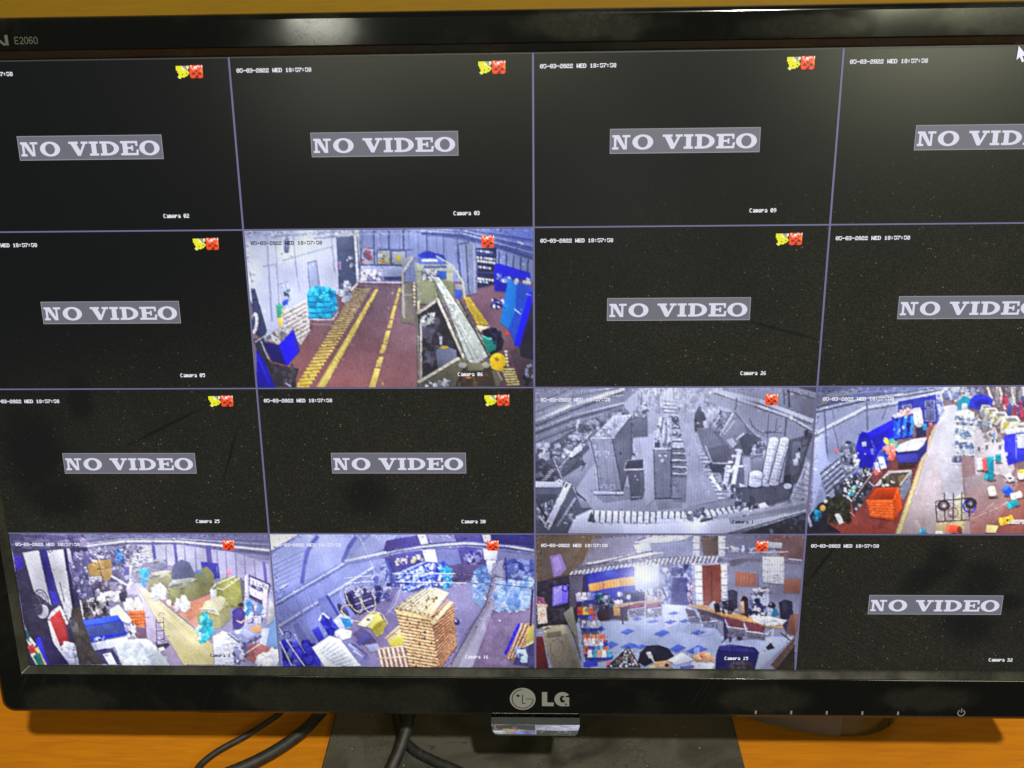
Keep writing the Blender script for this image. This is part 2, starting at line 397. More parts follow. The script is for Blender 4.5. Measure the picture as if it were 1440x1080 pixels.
    # goods left
    c.P('cfc8cc', 225, 432, 330, 372, 352, 480, 352, 520, 310, 590, 255, 520)
    for i in range(8): c.L('8c8498', 4, 226+i*4, 446+i*20, 334+i*2, 388+i*20); c.L('f0eae0', 5, 228+i*4, 436+i*20, 336+i*2, 378+i*20)
    c.clut(14, (195, 390, 225, 380, 240, 500, 205, 500), 5, 16, ('e0e4f0', '38a090', '2c7a9a', 'd8c060')); c.P('e6cf72', 198, 458, 222, 455, 228, 500, 206, 504); c.P('40a08c', 190, 400, 214, 390, 220, 450, 200, 460)
    c.P('1898d0', 338, 350, 352, 325, 378, 308, 440, 312, 474, 330, 482, 415, 456, 456, 360, 462, 342, 400)
    for i in range(4):
        for j in range(3):
            x, y = 345+j*38, 360+i*26; c.P(('22b0e8', '1690c8', '2cc0f0')[(i+j) % 3], x, y, x+33, y+3, x+35, y+20, x+3, y+21); c.L('0a5a90', 3.5, x, y+23, x+38, y+24)
    c.clut(40, (352, 315, 455, 318, 476, 360, 345, 350), 8, 20, ('3cd0f4', '149ad4', '0f78b4', '5adcfa')); c.P('0e74b0', 448, 350, 478, 340, 482, 415, 452, 450, al=.6)
    c.clut(14, (446, 340, 478, 335, 480, 420, 450, 440), 7, 15, ('28b4e4', '0f6aa4'))
    c.L('c0c4d0', 7, 354, 466, 458, 468, 486, 434); c.L('686c80', 4, 356, 474, 366, 502); c.L('686c80', 5, 452, 470, 452, 500); c.L('8a8c98', 5, 362, 490, 452, 492); c.L('808498', 5, 484, 400, 486, 440)
    c.clut(22, (496, 300, 545, 296, 545, 372, 496, 374), 10, 26, ('d4d8ec', 'a8b0cc', 'bcc2da', '848cac')); c.L('e8ecfa', 7, 545, 330, 578, 296)
    c.P('1c1a66', 130, 572, 204, 588, 244, 686, 170, 664); c.P('2018f4', 202, 586, 276, 512, 306, 616, 242, 690); c.P('2c28c8', 262, 524, 276, 512, 306, 616, 292, 632)
    c.P('a5a3ac', 132, 560, 196, 506, 276, 504, 204, 588); c.clut(14, (150, 550, 200, 515, 265, 512, 205, 575), 8, 28, ('d0ccd0', '807c88', '585868', 'c4c0b8'), al=.8)
    c.P('34303e', 150, 672, 236, 690, 300, 700, 276, 788, 180, 788); c.clut(26, (150, 680, 290, 690, 280, 785, 175, 780), 8, 30, ('4a4454', '28242e', '5c5560', '38323c'), al=.7)
    c.P('1a16b8', 98, 610, 120, 620, 190, 792, 102, 792); c.L('2c2ce8', 5, 104, 640, 165, 780); c.P('2c2c40', 84, 560, 130, 560, 160, 660, 175, 720, 150, 690, 100, 610); c.L('a8b0cc', 6, 120, 570, 156, 655); c.L('c8ccdc', 5, 92, 575, 140, 545)
    c.L('d8d8e4', 5, 238, 770, 262, 786)
    # machine
    c.P('8e92a0', 788, 180, 846, 160, 846, 176, 800, 230, 800, 470, 788, 470); c.L('c4c8d0', 9, 792, 245, 840, 170); c.L('a4a49c', 9, 792, 240, 794, 470); c.L('b0b0a4', 8, 790, 350, 850, 350); c.P('6a685c', 782, 452, 846, 452, 846, 486, 782, 482); c.L('9c9c90', 9, 800, 380, 800, 460)
    c.P('7c8070', 800, 290, 850, 285, 866, 470, 800, 440, al=.55); c.P('a4a898', 846, 195, 1030, 205, 1034, 385, 870, 392); c.P('b6bebc', 858, 200, 1028, 208, 1028, 238, 858, 235)
    c.P('5264a4', 890, 210, 1000, 212, 1000, 222, 890, 222); c.P('8e9278', 862, 285, 948, 280, 948, 372, 880, 388); c.P('70745c', 940, 280, 1030, 286, 1034, 382, 960, 370)
    c.P('54608c', 880, 232, 1000, 236, 1000, 278, 884, 276); c.clut(22, (885, 236, 950, 236, 950, 275, 885, 275), 6, 18, ('e8e4e8', 'd4b490', 'c8ccdc', '687090', 'f4f0e8')); c.P('2c56b8', 962, 236, 998, 238, 998, 274, 966, 270)
    c.P('2034c0', 862, 160, 905, 138, 985, 160, 1000, 190, 960, 178, 880, 178, al=.9); c.P('5c78e8', 866, 190, 880, 172, 966, 176, 1000, 205, 868, 200); c.P('f4f8ff', 882, 180, 956, 180, 958, 192, 882, 191)
    c.L('b4bcd8', 9, 952, 166, 1020, 205); c.L('a8aca0', 11, 1030, 215, 1078, 290, 1086, 370); c.E('3454b8', 1056, 340, 18, 30); c.P('888c94', 1040, 300, 1080, 300, 1078, 326, 1040, 326)
    c.L('98a4dc', 6, 854, 40, 856, 200); c.L('a4a8a8', 7, 856, 200, 858, 300); c.L('5c5a58', 9, 856, 300, 864, 790); c.L('8a8884', 4, 862, 300, 870, 770); c.L('dcd4b0', 9, 846, 290, 848, 400)
    for i in range(6): c.L('4a4450', 4, 840, 300+i*18, 854, 300+i*18)
    c.L('d8d0a8', 9, 866, 380, 868, 440)
    c.P('2a2732', 862, 440, 958, 372, 1012, 480, 1076, 652, 880, 765)
    c.P('a4acb0', 876, 452, 944, 432, 944, 486, 880, 500); c.clut(34, (880, 440, 948, 430, 948, 485, 882, 495), 4, 12, ('404048', 'c8ccd4', '70747c', 'd8dce8'))
    c.clut(60, (885, 500, 960, 460, 1040, 640, 900, 740), 8, 34, ('3c3a48', '22202a', '504c5c', '343040', '5c5c74'), al=.6)
    c.P('666c88', 950, 615, 985, 590, 1046, 612, 1050, 650, 958, 700); c.E('b09a48', 990, 600, 20, 8); c.P('9aa0b4', 965, 550, 980, 545, 978, 590, 968, 588)
    c.L('a09c98', 9, 878, 470, 880, 760); c.P('6e6c60', 1010, 420, 1060, 470, 1104, 660, 1076, 652, al=.9); c.P('4c4a44', 1050, 380, 1066, 374, 1215, 640, 1180, 652, al=.8); c.L('b8b4ac', 13, 862, 438, 960, 370); c.L('c4c2ba', 13, 958, 372, 1080, 648); c.L('55524e', 6, 968, 368, 1094, 644)
    c.P('c4cccc', 934, 262, 966, 268, 1100, 470, 1204, 636, 1150, 672, 1104, 672, 1010, 420); c.L('8a9094', 3.5, 945, 275, 1128, 660); c.L('e2e8e8', 9, 960, 300, 1150, 640); c.L('767c80', 5, 934, 268, 1096, 655)
    c.clut(40, (960, 300, 985, 300, 1180, 650, 1120, 660), 3, 12, ('a8b0b0', 'e4eaea', '949c9c'), al=.5); c.O('707478', 3, 1028, 404, 9, 7)
    c.L('9c9a90', 10, 1048, 372, 1216, 640); c.L('4a4844', 7, 1062, 380, 1198, 640)
    c.P('605e52', 864, 768, 1056, 648, 1100, 656, 1112, 672, 1170, 676, 1174, 652, 1206, 652, 1262, 754, 1246, 786, 868, 790); c.P('3e3430', 1080, 690, 1210, 690, 1232, 784, 1040, 784); c.L('b4b2a6', 14, 866, 766, 1058, 650)
    c.P('74745f', 1100, 672, 1175, 672, 1175, 710, 1100, 710); c.E('9c9c98', 1076, 684, 20, 14); c.E('a4a29c', 1186, 684, 18, 14); c.clut(16, (1060, 720, 1200, 720, 1210, 780, 1050, 780), 8, 26, ('5a4034', '6c5038', '4c3a34', '38302c'), al=.8); c.E('b87838', 1104, 743, 12, 6)
    c.L('a4a298', 8, 1210, 655, 1262, 756); c.clut(16, (890, 764, 1020, 758, 1020, 786, 890, 786), 8, 22, ('c4ccd8', '848894', '4c4c58', 'a0a8b4'))
    # right side floor things
    c.P('c4ac40', 1084, 360, 1110, 362, 1200, 490, 1152, 502, 1096, 400)
    for i in range(12): c.L('8c7438', 3, 1090+i*6, 378+i*10, 1116+i*7, 372+i*10)
    c.P('e4dcc0', 1136, 494, 1205, 500, 1160, 526); c.P('15152c', 1168, 516, 1232, 505, 1268, 560, 1262, 610, 1210, 640, 1190, 580); c.P('187c74', 1165, 545, 1240, 560, 1232, 610, 1196, 626); c.L('6ce0e0', 6, 1165, 542, 1200, 560, 1240, 560); c.clut(14, (1190, 510, 1255, 515, 1262, 590, 1220, 580), 8, 22, ('0c0c20', '2a2a5c', '1c1c34'))
    c.E('f0c62c', 1242, 668, 38, 42); c.E('b07820', 1238, 655, 10, 9); c.P('e8b824', 1215, 680, 1275, 675, 1262, 716, 1225, 704)
    for i in range(7): c.P('d4c878', 1262+i*4, 700+i*12, 1318+i*5, 698+i*12, 1322+i*4, 705+i*12, 1262+i*4, 708+i*12)
    for i in range(5): c.E('e4d89c', 1280+i*2, 620+i*16, 7, 6)
    c.P('1616d4', 1226, 205, 1250, 200, 1396, 245, 1400, 282, 1296, 270, 1282, 336, 1226, 330); c.P('0c0c8c', 1232, 250, 1290, 268, 1282, 330, 1232, 325, al=.5); c.clut(26, (1238, 252, 1300, 268, 1300, 296, 1238, 280), 6, 14, ('d8e0fc', '3a50d0', 'a4b0ec', '6878c8'))
    c.P('1070cc', 1292, 272, 1334, 290, 1330, 420, 1292, 512, 1254, 480); c.P('1c46bc', 1330, 286, 1406, 312, 1406, 360, 1330, 590, 1290, 520, 1326, 420); c.P('0e0eea', 1388, 340, 1408, 330, 1404, 400, 1346, 598, 1318, 588); c.clut(9, (1330, 270, 1406, 285, 1406, 300, 1330, 290), 10, 22, ('dce4fc', 'b8c0e0')); c.L('c8d0e8', 5, 1322, 418, 1350, 440); c.L('b0b8e0', 4, 1376, 345, 1400, 352)
    c.P('1c1a34', 1408, 380, 1411, 660, 1350, 640, 1346, 600); c.clut(30, (1215, 370, 1265, 366, 1262, 412, 1215, 408), 6, 16, ('1420c0', '0c1070', 'd8e0f8', '2a3ad8', '141840'))
    c.P('26222e', 1300, 620, 1400, 560, 1411, 786, 1350, 786, al=.35); c.clut(9, (1372, 680, 1408, 680, 1408, 770, 1375, 770), 10, 26, ('181830', '2a3060', '8890b8')); c.E('b03c34', 1288, 535, 14, 9)
    c.glow('d0d8ff', 300, 60, 260, 120, .25); c.glow('2038c0', 1400, 60, 160, 90, .35)
    return c.done(ang=0., moire=2, veil=.03, tint='c0bce8', gain=1.06)

def tile_night():         # monochrome view over machines, seen in lavender light
    c = Canvas([(40, 52), (1437, 47), (1380, 777), (43, 775)], 150, 2)
    c.G(205, 120, (800, 80, 700, 700), 40, 50, 1437, 47, 1380, 777, 43, 775)
    c.G(176, 128, (100, 60, 300, 300), 40, 50, 560, 50, 440, 160, 300, 330, 40, 560)
    for i, (a, b, l, w) in enumerate(((215, 40, 232, 18), (240, 55, 90, 8), (172, 30, 120, 5), (150, 30, 190, 5), (126, 30, 110, 4), (262, 110, 190, 10), (278, 120, 84, 8), (300, 130, 175, 6), (320, 140, 96, 7), (345, 150, 165, 6), (190, 70, 210, 4))):
        c.L(l, w, 40, a, 220, a-78+i, 480, b+15)
    c.G(120, 76, (300, 160, 160, 500), 470, 130, 520, 185, 320, 290, 150, 470, 40, 520, 40, 380, 240, 250)
    c.clut(120, (250, 250, 480, 150, 500, 190, 240, 330), 6, 26, (70, 100, 140, 180, 205, 90), al=.7)
    c.clut(46, (120, 350, 250, 270, 290, 330, 150, 420), 12, 30, (215, 190, 150, 230, 84), asp=(.4, .9), rot=.8)
    c.clut(22, (50, 330, 110, 320, 110, 400, 50, 400), 8, 30, (215, 180, 84, 235), rot=.8)
    c.P(70, 40, 430, 130, 400, 150, 460, 250, 400, 290, 420, 190, 490, 100, 520, 40, 520); c.P(88, 150, 455, 300, 330, 312, 350, 200, 470); c.clut(40, (50, 430, 180, 400, 170, 510, 50, 510), 10, 40, (60, 84, 110, 50, 130), al=.7)
    c.L(205, 6, 150, 460, 320, 270); c.L(190, 5, 130, 400, 180, 520); c.P(225, 205, 390, 240, 345, 275, 340, 272, 360, 220, 398); c.L(60, 5, 210, 405, 270, 380, 280, 440); c.L(70, 5, 225, 450, 292, 425, 270, 462); c.P(215, 240, 240, 258, 205, 264, 210, 246, 268)
    for i in range(6): c.L(215, 3.5, 75+i*8, 510-i*10, 100+i*8, 505-i*10)
    # floor
    c.G(206, 158, (600, 300, 620, 640), 300, 470, 430, 330, 640, 270, 760, 200, 820, 260, 960, 600, 700, 680, 330, 660, 240, 560)
    c.P(190, 560, 300, 625, 300, 640, 600, 590, 640, 580, 460); c.P(160, 290, 480, 330, 420, 350, 560, 310, 640, al=.6)
    c.clut(120, (520, 60, 900, 60, 860, 160, 560, 160), 8, 40, (235, 200, 150, 245, 120, 215, 170), al=.7, asp=(.3, 1.6)); c.clut(24, (540, 60, 760, 60, 740, 130, 560, 140), 3, 8, (90, 250, 110), asp=(4, 9), rot=.2)
    c.P(235, 680, 60, 720, 55, 745, 170, 700, 175, al=.6)
    for i in range(5): c.L(120, 4, 680, 118+i*18, 745, 122+i*18); c.L(240, 8, 682, 128+i*18, 742, 131+i*18)
    c.P(110, 520, 200, 600, 190, 600, 290, 525, 296); c.P(90, 525, 165, 560, 160, 600, 190, 530, 205, al=.6); c.clut(18, (525, 150, 600, 150, 600, 200, 530, 200), 6, 24, (200, 150, 84, 230))
    # left cabinet
    c.P(75, 310, 560, 500, 540, 560, 600, 380, 625, al=.35)
    c.G(158, 136, (340, 300, 470, 570), 312, 300, 422, 300, 472, 560, 360, 572, 345, 440); c.G(112, 92, (450, 250, 500, 500), 420, 300, 518, 182, 522, 380, 476, 566); c.P(222, 330, 292, 430, 186, 520, 184, 420, 302)
    c.clut(44, (345, 290, 440, 190, 515, 186, 420, 298), 6, 26, (235, 200, 150, 120, 244), al=.7)
    c.L(58, 4, 312, 300, 345, 440, 360, 572, 472, 562, 422, 302); c.L(52, 4, 474, 566, 522, 380, 518, 184); c.L(236, 5, 316, 300, 422, 301, 518, 184)
    for x in (340, 375, 412): c.L(120, 3, x, 305, x+34, 560)
    for x, y in ((340, 368), (382, 366)): c.L(205, 4, x, y+20, x, y, x+23, y, x+23, y+20)
    for x in (370, 410): c.L(196, 4, x, 552, x+3, 535, x+24, 535, x+24, 552)
    c.E(30, 464, 378, 5, 7); c.P(210, 328, 562, 345, 566, 478, 568, 480, 580, 328, 580); c.L(70, 5, 328, 582, 480, 583); c.clut(6, (325, 322, 345, 322, 345, 348, 325, 348), 4, 10, (190, 90)); c.L(60, 8, 520, 376, 536, 384)
    # bin
    c.P(78, 495, 455, 580, 455, 584, 560, 574, 604, 514, 612, 508, 540); c.P(62, 492, 412, 578, 406, 580, 452, 488, 455); c.L(205, 8, 482, 458, 580, 456, 582, 410); c.L(150, 5, 482, 455, 496, 412, 580, 406); c.E(190, 536, 490, 4, 4); c.E(190, 548, 508, 4, 4); c.L(160, 5, 518, 596, 570, 592); c.P(104, 560, 470, 578, 470, 580, 560, 570, 600, 560, 560, al=.6)
    # centre cabinet
    c.P(70, 720, 350, 800, 360, 790, 620, 720, 620, al=.45); c.P(110, 632, 590, 760, 580, 770, 650, 650, 660, al=.5)
    c.G(132, 104, (640, 360, 700, 600), 628, 355, 716, 352, 714, 596, 636, 602); c.P(104, 714, 356, 722, 330, 724, 580, 714, 598); c.P(190, 628, 352, 660, 190, 705, 188, 722, 330, 714, 356)
    c.L(236, 12, 640, 330, 662, 200); c.L(110, 7, 658, 330, 676, 196); c.L(225, 12, 672, 340, 682, 230); c.L(120, 6, 690, 340, 694, 210); c.L(235, 11, 704, 340, 700, 205); c.clut(26, (640, 230, 715, 220, 718, 345, 634, 345), 5, 16, (240, 110, 200, 90)); c.P(70, 634, 322, 660, 322, 660, 346, 634, 346); c.L(230, 5, 628, 356, 718, 354)
    for x, y in ((659, 388), (688, 388), (667, 412), (675, 412)): c.E(230, x, y, 7 if y < 400 else 3, 5 if y < 400 else 9)
    c.L(50, 5, 634, 602, 768, 602); c.L(48, 4, 628, 356, 636, 602, 714, 597, 716, 354); c.L(90, 4, 672, 420, 674, 590, al=.5)
    for i in range(9):
        y = 205+i*34; x1 = 740+min(i, 3)*17
        c.R(74, 720, y-9, x1, y+16, al=.7); c.L(224, 13 if i in (3, 4) else 7, 724, y, x1, y+(2 if i else 0)); c.L(120, 4, 724, y+8, x1, y+9); c.E(236, x1, y, 5, 8)
    c.R(225, 726, 322, 790, 350); c.clut(30, (724, 195, 780, 200, 790, 300, 724, 300), 6, 20, (210, 90, 240, 130)); c.clut(14, (722, 500, 770, 500, 770, 570, 722, 570), 6, 20, (60, 84, 100), al=.6)
    # aisle with ladder edge
    c.G(206, 150, (760, 160, 860, 600), 745, 170, 800, 170, 850, 330, 960, 610, 800, 640, 790, 400); c.L(120, 3, 790, 490, 900, 492, al=.5); c.L(235, 4, 775, 190, 880, 420, al=.7); c.clut(30, (760, 200, 800, 200, 930, 600, 810, 620), 10, 40, (196, 160, 176), al=.3)
    for i in range(12): c.L(225, 6, 850+i*9, 380+i*20, 888+i*9, 378+i*20); c.L(100, 3, 850+i*9, 389+i*20, 886+i*9, 387+i*20)
    c.P(74, 832, 180, 850, 148, 875, 168, 890, 200, 876, 250, 846, 268, 832, 268); c.E(90, 857, 152, 9, 12); c.clut(16, (842, 225, 890, 225, 892, 280, 850, 288), 8, 22, (230, 200, 84)); c.clut(44, (880, 90, 960, 90, 950, 200, 890, 200), 10, 34, (215, 190, 240, 130), al=.7)
    # wall right
    c.G(176, 136, (1000, 60, 1350, 300), 930, 52, 1437, 47, 1412, 420, 1290, 300, 1180, 330, 1040, 170, 900, 120)
    c.P(150, 1070, 50, 1437, 47, 1430, 200, 1180, 140, 1080, 100); c.P(126, 1290, 62, 1432, 100, 1424, 190, 1290, 150); c.L(70, 9, 1298, 60, 1304, 145); c.L(74, 6, 1276, 60, 1278, 130); c.L(80, 5, 1290, 62, 1430, 104); c.P(66, 1340, 47, 1437, 47, 1437, 72, 1400, 62)
    c.L(225, 20, 930, 62, 1160, 116, 1418, 214, al=.9); c.L(96, 5, 930, 78, 1150, 132, 1412, 232); c.L(214, 14, 960, 76, 1150, 140, 1310, 196); c.L(210, 12, 1316, 204, 1416, 260); c.L(90, 6, 1130, 142, 1310, 206, 1416, 268); c.E(240, 1312, 198, 8, 12)
    for x, y0, y1 in ((1042, 100, 160), (1200, 180, 300), (1242, 200, 260)): c.L(96, 5, x, y0, x-8, y1)
    c.O(84, 5, 1190, 190, 85, 86, a0=.6, a1=3.0); c.L(76, 8, 1288, 205, 1280, 290); c.L(80, 5, 1180, 268, 1270, 275)
    # machines right
    c.P(112, 920, 270, 960, 170, 1040, 170, 1100, 250, 1180, 330, 1190, 380, 1000, 400); c.P(130, 906, 250, 960, 160, 1006, 178, 950, 280); c.L(226, 8, 912, 250, 968, 176); c.L(226, 8, 958, 286, 1024, 174); c.P(140, 960, 290, 1028, 180, 1080, 230, 1092, 290, 1010, 360); c.L(205, 5, 980, 280, 1030, 216); c.L(214, 7, 940, 262, 976, 236)
    c.clut(30, (920, 170, 1000, 170, 960, 270, 910, 250), 6, 20, (84, 190, 130), al=.7); c.P(76, 1050, 300, 1090, 274, 1160, 300, 1186, 340, 1150, 400, 1080, 380); c.L(225, 9, 1040, 306, 1078, 278); c.P(210, 990, 310, 1020, 300, 1040, 330, 1020, 350, al=.8); c.clut(40, (1100, 340, 1180, 320, 1180, 400, 1090, 420), 6, 24, (190, 74, 60, 110, 220), al=.8)
    c.P(128, 840, 250, 915, 250, 1020, 420, 915, 426, 880, 370); c.L(214, 5, 886, 340, 918, 424, 1030, 428); c.P(92, 900, 350, 1000, 330, 1020, 416, 925, 420, al=.8); c.L(60, 8, 918, 424, 884, 444); c.P(60, 900, 430, 1010, 430, 1000, 480, 920, 470)
    c.P(84, 960, 480, 1060, 360, 1080, 470, 1080, 600, 1000, 600); c.L(230, 22, 915, 490, 962, 558); c.L(70, 5, 925, 486, 972, 556); c.L(204, 26, 980, 550, 1000, 440); c.L(80, 5, 996, 556, 1014, 450); c.L(220, 22, 1022, 540, 1056, 362); c.L(84, 8, 1004, 530, 1020, 440); c.L(236, 12, 1010, 470, 1030, 440, 1074, 440); c.clut(46, (980, 540, 1070, 540, 1060, 610, 990, 600), 8, 30, (50, 74, 130, 200, 60), al=.8)
    for i in range(4): c.E(228, 1000+i*18-8, 450-i*30, 14, 7); c.L(96, 3, 985, 520-i*24, 1010, 524-i*24)
    c.P(64, 1060, 545, 1240, 530, 1330, 500, 1310, 600, 1080, 620); c.G(70, 84, (1080, 560, 1300, 600), 1070, 560, 1290, 530, 1320, 600, 1180, 640, 1060, 630)
    c.P(130, 1108, 390, 1178, 372, 1180, 470, 1110, 480); c.L(90, 5, 1112, 400, 1176, 384); c.P(205, 1172, 360, 1190, 360, 1190, 400, 1172, 400)
    for x0, y0, x1, y1, r in ((1186, 520, 1224, 318, 25), (1226, 516, 1278, 318, 23)):
        c.L(46, r*2+9, x0, y0, x1, y1); c.L(234, r*2, x0, y0, x1, y1); c.E(240, x1, y1-6, r, 17); c.E(206, x0, y0+10, r, 12); c.L(180, 12, x0+14, y0, x1+16, y1, al=.7)
        for i in range(12):
            t = i/12; c.L(184, 3, x0-r+(x1-x0)*t, y0+(y1-y0)*t, x0+r+(x1-x0)*t, y0+(y1-y0)*t+5)
    c.L(50, 74, 1132, 528, 1136, 490); c.L(230, 66, 1132, 526, 1136, 490); c.E(238, 1138, 482, 33, 20); c.E(210, 1132, 530, 33, 16); c.L(180, 3, 1100, 510, 1164, 516); c.L(184, 3, 1102, 496, 1166, 502)
    c.P(74, 1300, 310, 1400, 280, 1412, 300, 1345, 530, 1270, 520); c.P(96, 1320, 320, 1392, 310, 1350, 470, 1300, 500); c.P(225, 1334, 376, 1354, 372, 1356, 400, 1336, 404); c.P(215, 1322, 408, 1346, 402, 1346, 436, 1324, 440); c.E(40, 1352, 356, 7, 9); c.P(36, 1276, 490, 1310, 480, 1310, 540, 1282, 540); c.E(214, 1294, 540, 20, 14); c.clut(16, (1360, 270, 1412, 275, 1408, 330, 1370, 330), 8, 26, (60, 90, 40))
    c.P(222, 1388, 424, 1402, 424, 1394, 614, 1316, 630, 1306, 600)
    for i in range(7): c.L(140, 4, 1380-i*12, 440+i*26, 1400, 470+i*24); c.L(140, 3.5, 1394-i*3, 430+i*8, 1312+i*10, 612+i*2)
    # bench in front
    c.P(232, 205, 752, 265, 650, 330, 660, 800, 676, 1050, 660, 1300, 640, 1392, 610, 1385, 680, 1200, 730, 1000, 776, 205, 776)
    for i in range(20):
        x = 340+i*31; 
        if i > 14: x += 0
        y0 = 668+abs(i-9)*-.4; hgt = 58 if i < 11 else 36
        c.P(96, x-13, y0, x-4, y0, x-8, y0+hgt, x-16, y0+hgt); c.P(244, x-4, y0, x+14, y0, x+10, y0+hgt, x-8, y0+hgt); c.L(160, 3, x-8, y0+hgt, x+11, y0+hgt)
    for i in range(8): c.L(96, 9, 905+i*28, 660-i*4, 918+i*28, 692-i*5); c.L(240, 15, 888+i*28, 664-i*4, 900+i*28, 694-i*5)
    c.P(70, 300, 718, 318, 664, 342, 720); c.clut(30, (780, 665, 900, 660, 900, 700, 790, 705), 8, 24, (60, 230, 110, 200, 84)); c.L(50, 12, 862, 716, 920, 702); c.clut(34, (1030, 620, 1160, 600, 1150, 660, 1060, 668), 8, 30, (50, 74, 40, 120, 190), al=.9); c.P(244, 1150, 630, 1180, 620, 1218, 655, 1160, 668); c.P(236, 1080, 650, 1100, 645, 1100, 668, 1050, 672); c.L(200, 10, 1228, 640, 1290, 622); c.L(90, 8, 1210, 615, 1230, 650)
    c.P(196, 920, 690, 1392, 612, 1388, 655, 940, 700); c.P(240, 480, 735, 900, 720, 1380, 660, 1378, 690, 1000, 778, 480, 778); c.P(128, 1000, 700, 1390, 625, 1388, 660, 1010, 730, al=.55); c.L(226, 9, 960, 774, 1200, 720, 1384, 660)
    c.P(42, 1060, 777, 1384, 672, 1380, 777); c.L(60, 5, 1000, 776, 1384, 668); c.clut(30, (1200, 740, 1380, 690, 1378, 770, 1180, 775), 8, 34, (30, 60, 100, 160, 46), al=.7)
    # press bottom left
    c.P(84, 42, 520, 210, 520, 320, 655, 240, 690, 200, 776, 42, 776); c.P(214, 42, 516, 175, 520, 180, 545, 42, 545); c.P(62, 44, 580, 150, 580, 120, 640, 60, 650); c.clut(40, (50, 620, 130, 620, 130, 690, 50, 700), 5, 16, (215, 70, 130), asp=(1, 3)); c.L(52, 13, 42, 600, 100, 710); c.L(224, 32, 100, 744, 204, 530); c.L(90, 8, 118, 752, 222, 545); c.L(200, 12, 60, 690, 110, 756); c.L(150, 12, 150, 740, 240, 600); c.L(50, 9, 190, 545, 200, 530); c.L(50, 9, 98, 742, 106, 724); c.L(60, 8, 240, 570, 290, 610, 310, 655); c.L(180, 6, 228, 545, 240, 575); c.P(136, 240, 580, 300, 620, 316, 650, 270, 650); c.clut(24, (190, 650, 250, 640, 230, 720, 180, 740), 8, 24, (90, 50, 120, 190), al=.8); c.L(236, 8, 145, 520, 160, 508, 175, 520)
    c.glow(250, 720, 80, 200, 70, .5)
    return c.done(ang=0., moire=4, tone=5, veil=.06, tint='b8bcdc', gain=1.06, con=1.0)
